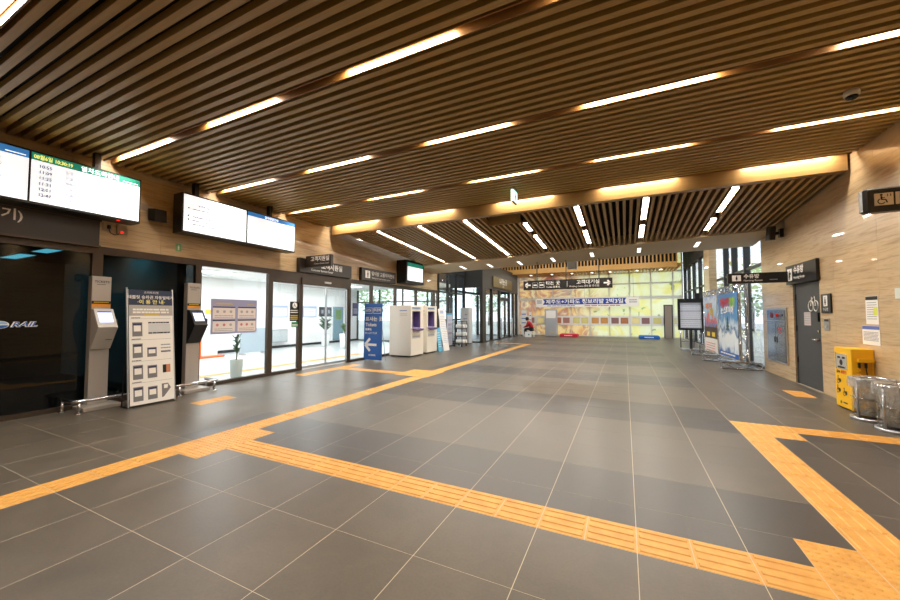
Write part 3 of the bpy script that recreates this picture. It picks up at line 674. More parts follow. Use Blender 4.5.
# outer side of vestibule, to the street
vo = MB()
for y in (V0, 19.6, 21.8, V1-0.1): vo.box(-9.6, y+0.13, 0, -9.5, y+0.23, 4.1)
vo.box(-9.58, V0+0.23, 2.85, -9.52, V1, 3.0)
vw = struct(vo.build('window_14', FRAMED, None), 'street side glazing of the vestibule')
for a, b in ((V0+0.23, 19.73), (19.83, 21.93), (22.03, V1)): box('pane', GLASS, vw, -9.555, a, 0, -9.545, b, 2.85)
struct(box('floor', TILE_D, None, -9.6, 17.3, -0.2, XL-0.1, V1+0.1, 0.0), 'dark floor inside the vestibule')
ve = MB()
for x in (-9.5, -8.5, -7.5, VX-0.14): ve.box(x, V1, 0, x+0.09, V1+0.1, 4.1)
ve.box(-9.41, V1, 2.85, VX-0.14, V1+0.1, 4.1); ve.box(-9.41, V1, 0, VX-0.14, V1+0.1, 0.06)
vew = struct(ve.build('window_15', FRAMED, None), 'glazed far end of the vestibule')
for x in (-9.41, -8.41, -7.41): box('pane', GLASS, vew, x, V1+0.045, 0.06, x+(0.91 if x < -7.5 else 0.71), V1+0.055, 2.85)
struct(box('wall_left', MULW, None, -7.03, V1+0.12, 0, -6.97, Y_FAR, 5.69), 'pale side wall beside the mural')
t = thing('lobby_sign', 'olive gold sign plate on the charcoal vestibule fascia', 'sign', (VX+0.02, 20.4, 3.0))
box('plate', M('olive_gold', srgb(112, 98, 58), 0.4, 0.3), t, VX+0.002, 19.0, 2.98, VX+0.06, 22.6, 3.58)
text('나가는 곳', 0.26, (VX+0.06, 20.8, 3.24), YA, UP, PICT, t, align='C', bold=0.02); text('Exit', 0.13, (VX+0.06, 20.8, 3.05), YA, UP, PICT, t, align='C')

# ================================================================== OUTDOORS
struct(box('ground', M('pavement_outdoors', srgb(176, 174, 168), 0.8), None, -80, -30, -0.45, 80, 90, -0.26), 'pale pavement outside the station')
def tree(x, y, h, r, mat, lab):
    t = thing('tree', lab, 'tree', (x, y, -0.26), 'trees outside the glass'); rg = random.Random(int(x*31+y))
    MB().tube([(x, y, -0.26), (x+0.1, y, h*0.3), (x, y+0.1, h*0.6)], [0.18, 0.14, 0.08], 8).build('trunk', M('bark', srgb(96, 80, 64), 0.9), t)
    b = MB()
    for k in range(900):
        a = rg.uniform(0, 6.28); e = math.acos(rg.uniform(-1, 1)); rr = r*rg.uniform(0.55, 1)
        c = Vector((x+rr*math.sin(e)*math.cos(a), y+rr*math.sin(e)*math.sin(a), h*0.66+rr*math.cos(e)*0.9))
        d = Vector((rg.uniform(-1, 1), rg.uniform(-1, 1), rg.uniform(-0.8, 0.6))).normalized()*rg.uniform(0.3, 0.55)
        b.leaf(c, c+d, 0.16, 0.05)
    b.build('crown', mat, t)
TL = M('tree_leaves', srgb(176, 200, 146), 0.6)
for x, y, h, r in ((-34, 44, 7, 3.4), (-27, 50, 8, 4), (-42, 46, 8, 4), (-20, 56, 7, 3.5), (14, 36, 6, 3), (20, 46, 7, 3.4), (11, 44, 6, 3)):
    tree(x, y, h, r, TL, 'leafy green tree outside %s' % ('the glazed end of the bright room' if x < 0 else 'the tall glass wall by the poster stands'))

# ================================================================== PRINT AND PICTOGRAM HELPERS
class Pic:
    """flat pictogram in a plane: origin p, unit vectors xd / up"""
    def __init__(s, p, xd, up, k=1.0, lift=0.003): s.p = Vector(p); s.x = Vector(xd).normalized(); s.u = Vector(up).normalized(); s.n = s.x.cross(s.u); s.k = k; s.b = MB(); s.l = lift
    def P(s, a, b): return s.p + s.x*(a*s.k) + s.u*(b*s.k) + s.n*s.l
    def poly(s, pts):
        i = len(s.b.v); s.b.v += [tuple(s.P(*q)) for q in pts]; s.b.f.append(tuple(range(i, i+len(pts)))); return s
    def disc(s, a, b, r, n=14): return s.poly([(a+r*math.cos(2*math.pi*q/n), b+r*math.sin(2*math.pi*q/n)) for q in range(n)])
    def seg(s, a0, b0, a1, b1, w):
        d = math.hypot(a1-a0, b1-b0) or 1; nx, ny = -(b1-b0)/d*w/2, (a1-a0)/d*w/2
        return s.poly([(a0-nx, b0-ny), (a1-nx, b1-ny), (a1+nx, b1+ny), (a0+nx, b0+ny)])
    def rect(s, a0, b0, a1, b1): return s.poly([(a0, b0), (a1, b0), (a1, b1), (a0, b1)])
    def arc(s, a, b, r, t0, t1, w, n=12):
        for q in range(n):
            u, v = t0+(t1-t0)*q/n, t0+(t1-t0)*(q+1)/n
            s.poly([(a+(r-w/2)*math.cos(u), b+(r-w/2)*math.sin(u)), (a+(r+w/2)*math.cos(u), b+(r+w/2)*math.sin(u)), (a+(r+w/2)*math.cos(v), b+(r+w/2)*math.sin(v)), (a+(r-w/2)*math.cos(v), b+(r-w/2)*math.sin(v))])
        return s
    def frame(s, a0, b0, a1, b1, w): return s.rect(a0, b0, a1, b0+w).rect(a0, b1-w, a1, b1).rect(a0, b0+w, a0+w, b1-w).rect(a1-w, b0+w, a1, b1-w)
    def arrow(s, a, b, L, H, w, left=True):
        d = 1 if left else -1
        s.seg(a, b, a+d*L, b, w); s.seg(a, b, a+d*H, b+H, w*1.1); s.seg(a, b, a+d*H, b-H, w*1.1); return s
    def man(s, a, b, h, skirt=False):
        s.disc(a, b+h*0.9, h*0.10); s.rect(a-h*0.15, b+h*0.42, a+h*0.15, b+h*0.76)
        if skirt: s.poly([(a-h*0.13, b+h*0.5), (a+h*0.13, b+h*0.5), (a+h*0.25, b+h*0.26), (a-h*0.25, b+h*0.26)])
        s.rect(a-h*0.12, b, a-h*0.015, b+h*0.42); s.rect(a+h*0.015, b, a+h*0.12, b+h*0.42); return s
    def chair(s, a, b, h):
        s.disc(a-h*0.02, b+h*0.9, h*0.1); s.seg(a-h*0.02, b+h*0.78, a, b+h*0.42, h*0.13); s.seg(a, b+h*0.44, a+h*0.28, b+h*0.42, h*0.1)
        s.seg(a+h*0.28, b+h*0.42, a+h*0.38, b+h*0.1, h*0.1); s.seg(a, b+h*0.6, a+h*0.22, b+h*0.6, h*0.07); s.arc(a-h*0.02, b+h*0.27, h*0.25, 1.9, 5.9, h*0.08); return s
    def build(s, name, mat, parent): return s.b.build(name, mat, parent)

# ================================================================== LEFT WALL: DISPLAYS AND SIGNS
def display(y0, y1, lab, rods):
    t = thing('information_display', lab, 'display', (-7.24, (y0+y1)/2, 2.92))
    box('housing', BLACK, t, -7.39, y0, 2.915, -7.105, y1, 3.635)
    for ry in rods: box('hanger', BLACK, t, -7.30, ry-0.035, 3.635, -7.20, ry+0.035, 3.9)
    return t
def screen(t, y0, y1, hdr, z0=2.945, z1=3.61, hh=0.10):
    s = box('screen', SCREEN, t, -7.105, y0+0.012, z0, -7.098, y1-0.012, z1-(hh if hdr else 0))
    if hdr: box('screen_header', hdr, t, -7.105, y0+0.012, z1-hh, -7.098, y1-0.012, z1)
    return s
t = display(0.60, 3.07, 'long black framed departure screen with teal header above the dark window', (0.9, 2.56))
screen(t, 0.62, 1.84, SCR_B); screen(t, 1.84, 3.06, SCR_T)
YT = emis('screen_yellow_text', srgb(240, 236, 120), 0.8); WT = emis('screen_white_text', srgb(250, 252, 255), 0.9)
TXD = M('screen_text', srgb(60, 64, 120), 0.6); TXP = M('screen_pale_text', srgb(120, 132, 176), 0.6)
XS = -7.098
text('08월6일 10:30:19', 0.050, (XS, 1.87, 3.535), YA, UP, YT, t, bold=0.02, sx=0.78); text('열차도착안내', 0.058, (XS, 2.34, 3.530), YA, UP, WT, t, bold=0.02)
text('열차출발안내', 0.058, (XS, 1.02, 3.532), YA, UP, WT, t, bold=0.02)
box('screen_note', WT, t, XS, 1.62, 3.535, XS+0.002, 1.80, 3.545); box('screen_note', WT, t, XS, 2.83, 3.535, XS+0.002, 3.02, 3.545)
for k, tm in enumerate(('10:55', '11:09', '11:25', '11:31', '12:01', '12:47')):
    z = 3.42-0.078*k
    text(tm, 0.042, (XS, 1.93, z), YA, UP, TXD, t, bold=0.02); text(('강릉', '서울', '청량리', '강릉', '서울', '강릉')[k], 0.036, (XS, 2.18, z), YA, UP, TXP, t)
    text(str(820+7*k), 0.034, (XS, 2.62, z), YA, UP, TXP, t); text(str(1+k % 2), 0.034, (XS, 1.58, z), YA, UP, TXD, t)
bbox('indicator', REDLED, t, -7.14, 2.78, 2.90, -7.12, 2.82, 2.914, c=0.003)
t = display(3.69, 6.15, 'long black framed notice screen with blue header above the white room window', (3.98, 5.56))
screen(t, 3.70, 4.915, None); screen(t, 4.925, 6.14, SCR_B, hh=0.085)
text('2021년 KTX', 0.046, (XS, 4.17, 3.50), YA, UP, TXP, t, bold=0.02); text('KTX 승차권 구매안내 및 이용', 0.046, (XS, 3.96, 3.42), YA, UP, TXP, t, bold=0.02)
for k, z in enumerate((3.36, 3.22, 3.15)):
    box('bullet', TXD, t, XS, 3.78, z, XS+0.002, 3.805, z+0.028); lines('print', TXP, t, (XS, 3.86, z), YA, UP, 0.9, 1, 0.06, 0.014, seed=k)
lines('print', TXP, t, (XS, 3.86, 3.08), YA, UP, 0.9, 1, 0.05, 0.014, seed=9)
text('KORAIL', 0.03, (XS, 4.72, 3.0), YA, UP, TXP, t); text('열차출발안내', 0.045, (XS, 5.5, 3.545), YA, UP, WT, t, align='C', bold=0.02)
for k in range(6): text('%d:%02d' % (10+k, 7*k+12), 0.03, (XS, 5.18, 3.44-0.08*k), YA, UP, TXP, t)
# brown fascia sign at the far left
t = thing('fascia_sign', 'long dark brown fascia sign over the dark shop window', 'sign', (-7.5, -0.6, 2.49))
box('panel', SIGNBR, t, XL+0.01, -3.9, 2.525, -7.45, 2.70, 2.90); box('frame', FRAME, t, XL+0.01, -3.9, 2.90, -7.43, 2.715, 2.93); box('frame', FRAME, t, XL+0.055, -3.9, 2.49, -7.43, 2.715, 2.522)
p = onx(22.5, 221.5, -7.45); text('승차장 (고객대기)', 0.12, (-7.45, p.y, p.z+0.02), YA, UP, PICT, t, align='R', bold=0.02)
# railway logo on the dark glass
p = onx(38, 326.5, XL+0.012); t = thing('glass_logo', 'white and blue railway logo lettering stuck on dark glass', 'logo', (XL+0.008, p.y-0.3, p.z-0.04))
text('RAIL', 0.065, (XL+0.011, p.y, p.z+0.004), YA, UP, PICT, t, align='R', bold=0.075, shear=0.3, sx=1.35, lift=0.0)
text('RAIL', 0.065, (XL+0.013, p.y-0.004, p.z+0.004), YA, UP, BLUE, t, align='R', bold=0.012, shear=0.3, sx=1.35, lift=0.0)
pb = Pic((XL+0.0115, p.y-0.355, p.z+0.032), YA, UP, 1, 0); pb.poly([(0.085*math.cos(a*0.3491), 0.052*math.sin(a*0.3491)) for a in range(18)]).build('ball_outline', PICT, t)
pb = Pic((XL+0.013, p.y-0.355, p.z+0.032), YA, UP, 1, 0); pb.poly([(0.075*math.cos(math.pi+a*math.pi/9), -0.006+0.042*math.sin(math.pi+a*math.pi/9)) for a in range(10)]).build('ball_lower', BLUE, t)
pb = Pic((XL+0.013, p.y-0.355, p.z+0.032), YA, UP, 1, 0); pb.poly([(0.073*math.cos(a*math.pi/9), 0.006+0.040*math.sin(a*math.pi/9)) for a in range(10)]).build('ball_upper', M('ball_pale_blue', srgb(150, 186, 222), 0.4), t)
text('KO', 0.055, (XL+0.013, p.y-0.46, p.z+0.004), YA, UP, BLUE, t, align='R', bold=0.02, shear=0.3, sx=1.3, lift=0.0)
# flat sign + blade over the doors
t = thing('door_sign', 'wide dark brown customer service sign flat above the sliding glass doors', 'sign', (-7.52, 7.6, 2.53))
bbox('panel', SIGNBR, t, XL+0.002, 6.62, 2.53, -7.46, 8.58, 2.90, c=0.01)
text('고객지원실', 0.13, (-7.46, 7.35, 2.70), YA, UP, PICT, t, bold=0.02); text('Customer Service Center', 0.055, (-7.46, 7.0, 2.60), YA, UP, PICT, t, bold=0.01)
pa = ony(302.4, 258.6, 6.7); pb_ = ony(330.6, 269, 6.7)
t = thing('blade_sign', 'small dark brown sign jutting from the wall before the customer service sign', 'sign', (-7.1, 6.85, 2.7))
bxr = ony(330.6, 265, 6.80).x; bbox('panel', SIGNBR, t, -7.455, 6.80, 2.66, bxr, 6.90, 2.95, c=0.01)
text('고객지원실', 0.10, (bxr-0.05, 6.80, 2.81), XA, UP, PICT, t, align='R', bold=0.02); text('Customer Service Center', 0.035, (bxr-0.05, 6.80, 2.72), XA, UP, PICT, t, align='R')
t = thing('room_sign', 'dark brown sign with white pictogram above windows by the cream machines', 'sign', (-7.52, 10.0, 2.54))
bbox('panel', SIGNBR, t, XL+0.002, 9.05, 2.54, -7.46, 10.94, 2.94, c=0.01)
box('pictogram_tile', PICT, t, -7.46, 9.22, 2.62, -7.455, 9.46, 2.86); Pic((-7.455, 9.34, 2.64), YA, UP, 1).man(0, 0, 0.2).build('pictogram', SIGNB, t)
text('맞이방 교통약자편의', 0.11, (-7.46, 9.54, 2.73), YA, UP, PICT, t, bold=0.01); text('Waiting room and assistance counter', 0.05, (-7.46, 9.54, 2.62), YA, UP, PICT, t)
# wall monitor
t = thing('wall_monitor', 'black boxed screen with green header fixed high on the stone wall', 'monitor', (-7.3, 11.6, 2.6))
bbox('housing', BLACK, t, XL+0.002, 11.14, 2.60, -7.14, 12.42, 3.45, c=0.015)
box('screen', SCREEN, t, -7.14, 11.22, 2.70, -7.132, 12.32, 3.22); box('screen_header', SCR_T, t, -7.14, 11.22, 3.22, -7.132, 12.32, 3.36)
for k in range(5): text('%d:%02d' % (10+k, 50-9*k), 0.05, (-7.132, 11.32, 3.10-0.085*k), YA, UP, TXD, t); text('KTX', 0.05, (-7.132, 11.7, 3.10-0.085*k), YA, UP, TXP, t)
Pic((-7.14, 11.18, 3.1), YA, UP, 1).disc(0, 0, 0.02).build('badge', TEXTG, t)
# wall speaker, outlets, exit sticker
t = thing('wall_speaker', 'small black speaker on the wall between the two long screens', 'speaker', (-7.45, 3.44, 3.07))
MB().hexa([(-7.50, 3.36, 3.09), (-7.36, 3.40, 3.07), (-7.36, 3.58, 3.07), (-7.50, 3.56, 3.09), (-7.52, 3.36, 3.30), (-7.38, 3.40, 3.29), (-7.38, 3.58, 3.29), (-7.52, 3.56, 3.30)]).build('cabinet', BLACK, t)
MB().box(XL+0.001, 3.41, 3.14, -7.50, 3.52, 3.26).build('bracket', BLACK, t); box('wall_plate', M('beige_plate', srgb(168, 150, 128), 0.5), t, XL, 3.28, 3.27, XL+0.01, 3.40, 3.38)
t = thing('wall_outlet', 'beige wall outlet with black plug and looping cord under the departure screen', 'outlet', (XL, 2.84, 2.78))
box('plate', M('beige_plate', (0, 0, 0, 1)), t, XL, 2.78, 2.80, XL+0.012, 2.90, 2.92); bbox('plug', BLACK, t, XL+0.012, 2.83, 2.83, XL+0.05, 2.87, 2.89, c=0.006)
MB().tube([(XL+0.03, 2.85, 2.83), (XL+0.03, 2.87, 2.77), (XL+0.03, 2.92, 2.745), (XL+0.03, 2.97, 2.76), (XL+0.025, 2.995, 2.80)], 0.006, 6).build('cord', BLACK, t)
t = thing('junction_box', 'beige junction box with glowing red lamp under the departure screen', 'junction box', (XL, 3.02, 2.78))
bbox('case', M('beige_plate', (0, 0, 0, 1)), t, XL, 2.955, 2.775, XL+0.03, 3.09, 2.93, c=0.004); bbox('lamp', REDLED, t, XL+0.03, 3.0, 2.79, XL+0.036, 3.04, 2.82, c=0.002)
t = thing('exit_sticker', 'small green exit sticker on the stone below the notice screen', 'sticker', (XL, 3.89, 2.63))
box('sheet', M('sticker_green', srgb(120, 170, 110), 0.5), t, XL, 3.84, 2.63, XL+0.003, 3.94, 2.77); Pic((XL+0.003, 3.89, 2.65), YA, UP).man(0, 0, 0.09).build('pictogram', PICT, t)

# ================================================================== TICKET KIOSKS
def kiosk(y0, wedge, lab):
    t = thing('ticket_kiosk', lab, 'kiosk', (-7.43, y0+0.12, 0)); y1 = y0+0.235
    bbox('column', GREYM, t, -7.50, y0, 0.055, -7.38, y1, 2.03, c=0.006)
    bbox('base_plate', GREYM, t, -7.52, y0-0.12, 0.0, -7.16, y1+0.10, 0.055, c=0.01)
    w_ = MB().prism([(-7.378, 1.52), (-7.378, 0.90), (-7.35, 0.90), (-7.12, 1.24), (-7.145, 1.27), (-7.30, 1.52)], 'y', y0+0.0, y1+0.0).build('tablet_housing', wedge, t)
    n = Vector((0.25, 0, 0.155)).normalized(); up = Vector((-0.155, 0, 0.25)).normalized()
    base = Vector((-7.145, 0, 1.27)) + n*0.0015
    plate('tablet_screen', SCR_S, t, base+up*0.05+Vector((0, y0+0.035, 0)), YA, up, 0.165, 0.19, 0.003)
    plate('screen_header', NAVY, t, base+up*0.225+n*0.0035+Vector((0, y0+0.035, 0)), YA, up, 0.165, 0.022, 0.001)
    lines('print', TEXTP, t, base+up*0.19+n*0.0035+Vector((0, y0+0.05, 0)), YA, up, 0.13, 4, 0.035, 0.012)
    box('card_reader', BLACK, t, -7.20, y1, 1.28, -7.16, y1+0.012, 1.36)
    xf = -7.38
    text('TICKETS', 0.034, (xf, y0+0.118, 1.93), YA, UP, TEXTD, t, align='C', bold=0.015); lines('print', TEXTD, t, (xf, y0+0.06, 1.90), YA, UP, 0.11, 1, 0.03, 0.008)
    box('band', BLACK, t, xf, y0+0.004, 1.60, xf+0.003, y1-0.004, 1.645); box('band', M('amber_band', srgb(232, 150, 40), 0.5), t, xf, y0+0.004, 1.555, xf+0.003, y1-0.004, 1.598)
    lines('print', GOLD, t, (xf+0.003, y0+0.03, 1.617), YA, UP, 0.18, 1, 0.03, 0.014, seed=3); lines('print', TEXTD, t, (-7.25, y1-0.10, 1.04), YA, Vector((0.23, 0, 0.34)), 0.08, 1, 0.03, 0.012)
    return t
kiosk(2.61, M('wedge_silver', srgb(206, 202, 196), 0.35), 'slim grey ticket kiosk with silver tablet wedge, beside the leaning poster')
kiosk(3.965, M('wedge_black', srgb(38, 38, 40), 0.35), 'slim grey ticket kiosk with black tablet wedge, beside the bright window')
def rail(y0, y1, lab):
    t = thing('guard_rail', lab, 'guard rail', (-7.06, (y0+y1)/2, 0), 'low chrome guard rails'); z = 0.18; x0, x1 = -7.5, -7.085
    MB().tube([(x0+0.02, y0, z), (x1-0.05, y0, z), (x1-0.012, y0+0.012, z), (x1, y0+0.05, z), (x1, y1-0.05, z), (x1-0.012, y1-0.012, z), (x1-0.05, y1, z), (x0+0.02, y1, z)], 0.026, 10).build('rail', SILVER, t, True)
    for x, y in ((x1, y0+0.06), (x1, y1-0.06), (x0+0.05, y0), (x0+0.05, y1)):
        lg = MB().tube([(x, y, 0.012), (x, y, z-0.015)], 0.02, 10).build('leg', SILVER, t, True); MB().lathe(x, y, [(0.045, 0), (0.045, 0.008), (0.03, 0.014), (0.02, 0.016)], 14).build('foot', SILVER, lg, True)
    return t
rail(2.36, 3.06, 'low chrome guard rail around the kiosk with the silver wedge'); rail(3.66, 4.38, 'low chrome guard rail around the kiosk with the black wedge')
# leaning instruction poster
t = thing('poster_stand', 'tall leaning instruction poster with navy heading between the two ticket kiosks', 'poster stand', (-6.85, 3.19, 0))
A0, A1 = Vector((-6.80, 2.875, 0.035)), Vector((-6.98, 2.845, 1.83)); xd = Vector((0, 1, 0)); up = (Vector((-6.98, 0, 1.83))-Vector((-6.80, 0, 0.035))).normalized(); H_ = 1.80; n_ = xd.cross(up)
plate('board', PAPER, t, A0+Vector((0, 0.02, 0)), xd, up, 0.60, H_, 0.012)
for y in (2.875, 3.505):
    MB().tube([A0+Vector((0, y-2.875, -0.02)), A0+Vector((0, y-2.875, 0))+up*(H_+0.03)], 0.013, 8).build('pole', ALU, t)
    MB().tube([(-6.80, y, 0.014), (-7.01, y, 0.014)], 0.012, 8).tube([(-7.0, y, 0.014), A0+Vector((-0.012, y-2.875, 0))+up*1.1], 0.009, 6).build('foot', BLACK, t)
B = lambda a, b: A0 + Vector((0, 0.02+a, 0)) + up*b + n_*0.0125
plate('heading', M('heading_navy', srgb(30, 44, 74), 0.5), t, B(0.0, 1.555), xd, up, 0.60, 0.245, 0.001)
text('스마트티켓', 0.032, B(0.30, 1.745), xd, up, PICT, t, align='C'); text('태블릿 승차권 자동발매기', 0.045, B(0.30, 1.66), xd, up, PICT, t, align='C', bold=0.01, sx=0.95)
text('·이 용 안 내·', 0.055, B(0.30, 1.58), xd, up, M('heading_yellow', srgb(240, 226, 140), 0.5), t, align='C', bold=0.02)
plate('grey_field', M('poster_grey', srgb(172, 168, 164), 0.6), t, B(0.0, 1.385), xd, up, 0.60, 0.17, 0.001); lines('print', PAPER, t, B(0.05, 1.47)+n_*0.001, xd, up, 0.5, 2, 0.045, 0.028, seed=4)
plate('highlight', GOLD, t, B(0.2, 1.388)+n_*0.001, xd, up, 0.2, 0.022, 0.001); PG = M('poster_device', srgb(120, 118, 120), 0.5)
for r in range(4):
    z = 1.06 - 0.335*r
    lines('print', TEXTD, t, B(0.03, z+0.285), xd, up, 0.12, 1, 0.03, 0.012, seed=r); plate('rule_line', TEXTG, t, B(0.02, z+0.275), xd, up, 0.55, 0.004, 0.001)
    for c_ in range(3):
        if r == 0 and c_ == 1:
            plate('picture', GREYL, t, B(0.25, z+0.03), xd, up, 0.31, 0.16, 0.001); lines('print', TEXTD, t, B(0.25, z+0.20), xd, up, 0.31, 1, 0.03, 0.022); lines('print', BLACK, t, B(0.25, z+0.035)+n_*0.001, xd, up, 0.31, 1, 0.03, 0.02, seed=2); continue
        if r == 0 and c_ == 2: continue
        a = 0.04+0.19*c_
        if r == 3 and c_ == 2:
            Pic(B(a, z), xd, up, 1, 0.002).poly([(0.0, 0.0), (0.03, 0.01), (0.13, 0.14), (0.09, 0.22), (0.0, 0.22)]).build('picture', PG, t); Pic(B(a, z), xd, up, 1, 0.003).poly([(0.03, 0.14), (0.08, 0.14), (0.09, 0.20), (0.03, 0.20)]).build('picture_screen', PAPER, t); continue
        hh = 0.22 if c_ == 0 else (0.15 if r == 1 else 0.20)
        if r == 1 and c_ == 2: lines('print', TEXTG, t, B(a, z+0.17), xd, up, 0.14, 3, 0.05, 0.02, seed=8); plate('picture', BLACK, t, B(a, z+0.06), xd, up, 0.14, 0.02, 0.001); continue
        if r == 2 and c_ == 2: plate('picture', BLACK, t, B(a+0.02, z+0.06), xd, up, 0.05, 0.13, 0.001); plate('picture', M('ticket_orange', srgb(196, 128, 92), 0.5), t, B(a+0.07, z+0.06), xd, up, 0.06, 0.13, 0.001); continue
        plate('picture', PG, t, B(a, z), xd, up, 0.13, hh, 0.001); plate('picture_screen', PAPER, t, B(a+0.02, z+hh*0.35)+n_*0.001, xd, up, 0.09, hh*0.42, 0.001); plate('picture_header', NAVY, t, B(a+0.01, z+hh*0.80)+n_*0.001, xd, up, 0.11, hh*0.12, 0.001)

# ================================================================== NOTICES ON THE SHOP GLASS
XG = XL+0.009
t = thing('window_notice', 'mauve notice with four white panels stuck on the white room window', 'notice', (XG, 5.1, 1.2)); ya, yb2, za, zb = onx(211, 300, XG).y, onx(257, 300, XG).y, onx(210, 334.6, XG).z, onx(211.3, 298.6, XG).z
box('sheet', M('notice_mauve', srgb(160, 160, 196), 0.6), t, XG, ya, za, XG+0.004, yb2, zb); W_, H2 = yb2-ya, zb-za
for i in range(2):
    for jn in range(2):
        u, v_ = ya+W_*(0.04+0.52*i), za+H2*(0.06+0.38*jn); ww = W_*(0.46 if i == 0 else 0.41)
        box('panel', M('notice_panel', srgb(232, 222, 218), 0.6), t, XG+0.004, u, v_, XG+0.006, u+ww, v_+H2*0.31); box('panel_heading', NAVY, t, XG+0.006, u, v_+H2*0.31, XG+0.007, u+ww, v_+H2*0.345)
        for q in range(3): Pic((XG+0.006, u+ww*(0.2+0.3*q), v_+H2*0.2), YA, UP, 1, 0.001).disc(0, 0, 0.03).build('icon', (M('icon_rose', srgb(206, 130, 136), 0.6) if (jn == 0 and q < 2) else M('icon_grey', srgb(176, 172, 178), 0.6)), t)
        lines('print', TEXTG, t, (XG+0.006, u+ww*0.08, v_+H2*0.08), YA, UP, ww*0.84, 2, H2*0.05, 0.012, seed=i+2*jn)
    box('highlight', GOLD, t, XG+0.004, ya+W_*(0.1+0.68*i), za+H2*0.85, XG+0.005, ya+W_*(0.44+0.5*i), za+H2*(0.89-0.02*i))
def glass_notice(name, lab, a, b, mat, extra=None):
    p, q = onx(a[0], a[1], XG), onx(b[0], b[1], XG); t = thing(name, lab, 'notice', (XG, (p.y+q.y)/2, q.z)); box('sheet', mat, t, XG, p.y, q.z, XG+0.004, q.y, p.z)
    return t, p, q
t, p, q = glass_notice('door_notice', 'black notice with white round pictogram on glass beside the sliding doors', (290, 301.5), (299, 321), BLACK)
Pic((XG+0.004, (p.y+q.y)/2, q.z+0.40), YA, UP).disc(0, 0, 0.075).build('pictogram', PICT, t); Pic((XG+0.006, (p.y+q.y)/2, q.z+0.355), YA, UP).chair(-0.01, 0, 0.09).build('pictogram', BLACK, t)
lines('print', PICT, t, (XG+0.004, p.y+0.02, q.z+0.26), YA, UP, q.y-p.y-0.04, 2, 0.05, 0.02); lines('print', GOLD, t, (XG+0.004, p.y+0.02, q.z+0.13), YA, UP, q.y-p.y-0.04, 3, 0.045, 0.022, seed=3)
t, p, q = glass_notice('safety_sticker', 'green safety sticker on glass below the black door notice', (291.5, 322), (299, 327), M('safety_green', srgb(30, 130, 70), 0.5)); lines('print', PICT, t, (XG+0.004, p.y+0.02, q.z+0.06), YA, UP, q.y-p.y-0.04, 2, 0.035, 0.016)
t, p, q = glass_notice('window_poster', 'small dark blue poster on the window beside the blue ticket sign', (352.5, 303), (358.5, 316), M('poster_night_blue', srgb(70, 80, 120), 0.5)); lines('print', TEXTP, t, (XG+0.004, p.y+0.04, q.z+0.2), YA, UP, q.y-p.y-0.1, 3, 0.06, 0.03)

# ================================================================== INSIDE THE BRIGHT ROOM
XBW = -13.6
def wallbox(name, lab, cat, y0, y1, z0, z1, mat, d=0.03):
    t = thing(name, lab, cat, (XBW, (y0+y1)/2, z0)); box('panel', mat, t, XBW+0.001, y0, z0, XBW+d, y1, z1); return t
LBF = M('light_blue_frame', srgb(168, 186, 214), 0.5)
for k, (y0, y1) in enumerate(((10.64, 11.42), (12.3, 13.1))):
    t = wallbox('framed_notice', 'pale blue framed notice on the white room wall, %s the dark frames' % ('away from' if k == 0 else 'beside'), 'notice', y0, y1, 1.32, 1.84, LBF); box('sheet', PAPER, t, XBW+0.03, y0+0.05, 1.36, XBW+0.034, y1-0.05, 1.74); lines('print', TEXTP, t, (XBW+0.034, y0+0.1, 1.66), YA, UP, y1-y0-0.2, 4, 0.08, 0.02, seed=k)
for k, (y0, y1) in enumerate(((13.3, 13.68), (13.74, 14.12))):
    t = wallbox('dark_frame', 'small dark framed picture on the white room wall', 'picture', y0, y1, 1.35, 1.82, M('dark_frame', srgb(58, 62, 66), 0.5)); t['group'] = 'dark frames on the white wall'; box('picture', TEXTG, t, XBW+0.03, y0+0.12, 1.5, XBW+0.034, y1-0.12, 1.68)
t = wallbox('blue_grey_door', 'blue grey door panel with small window on the white room wall', 'door', 14.24, 14.95, 0.12, 1.85, M('blue_grey', srgb(130, 158, 170), 0.4), 0.05); box('window', PALEG, t, XBW+0.05, 14.4, 1.2, XBW+0.056, 14.8, 1.7)
t = wallbox('wall_cabinet', 'grey low wall cabinet behind the white room window', 'cabinet', 10.5, 11.3, 0.25, 0.80, M('cabinet_grey', srgb(160, 166, 168), 0.4), 0.2); box('door', M('cabinet_door', srgb(182, 188, 190), 0.4), t, XBW+0.2, 10.55, 0.29, XBW+0.215, 10.9, 0.76); box('door', M('cabinet_door', (0, 0, 0, 1)), t, XBW+0.2, 10.92, 0.29, XBW+0.215, 11.25, 0.76)
t = thing('partition_board', 'pale blue grey board standing in the white room behind the mauve notice', 'board', (-12.2, 8.9, 0)); box('panel', M('board_grey', srgb(176, 190, 200), 0.4), t, -12.22, 8.3, 0.08, -12.18, 9.4, 0.95); box('foot', GREYL, t, -12.4, 8.4, 0, -12.0, 8.46, 0.08); box('foot', GREYL, t, -12.4, 9.24, 0, -12.0, 9.3, 0.08)
t = thing('white_cabinet', 'tall white cabinet with orange edge inside the bright room', 'cabinet', (-12.8, 7.5, 0))
bbox('body', WHITE, t, -13.1, 7.15, 0.05, -12.55, 7.75, 1.75, c=0.02); bbox('base', ORANGE, t, -13.12, 7.05, 0, -12.4, 7.9, 0.05, c=0.015); box('edge', ORANGE, t, -12.55, 7.1, 0.05, -12.50, 7.18, 0.95); box('label_plate', GOLD, t, -12.55, 7.3, 1.45, -12.545, 7.65, 1.6); box('red_mark', RED, t, -12.55, 7.5, 1.05, -12.545, 7.58, 1.1); box('handle', BLACK, t, -12.55, 7.55, 0.85, -12.53, 7.6, 1.0)
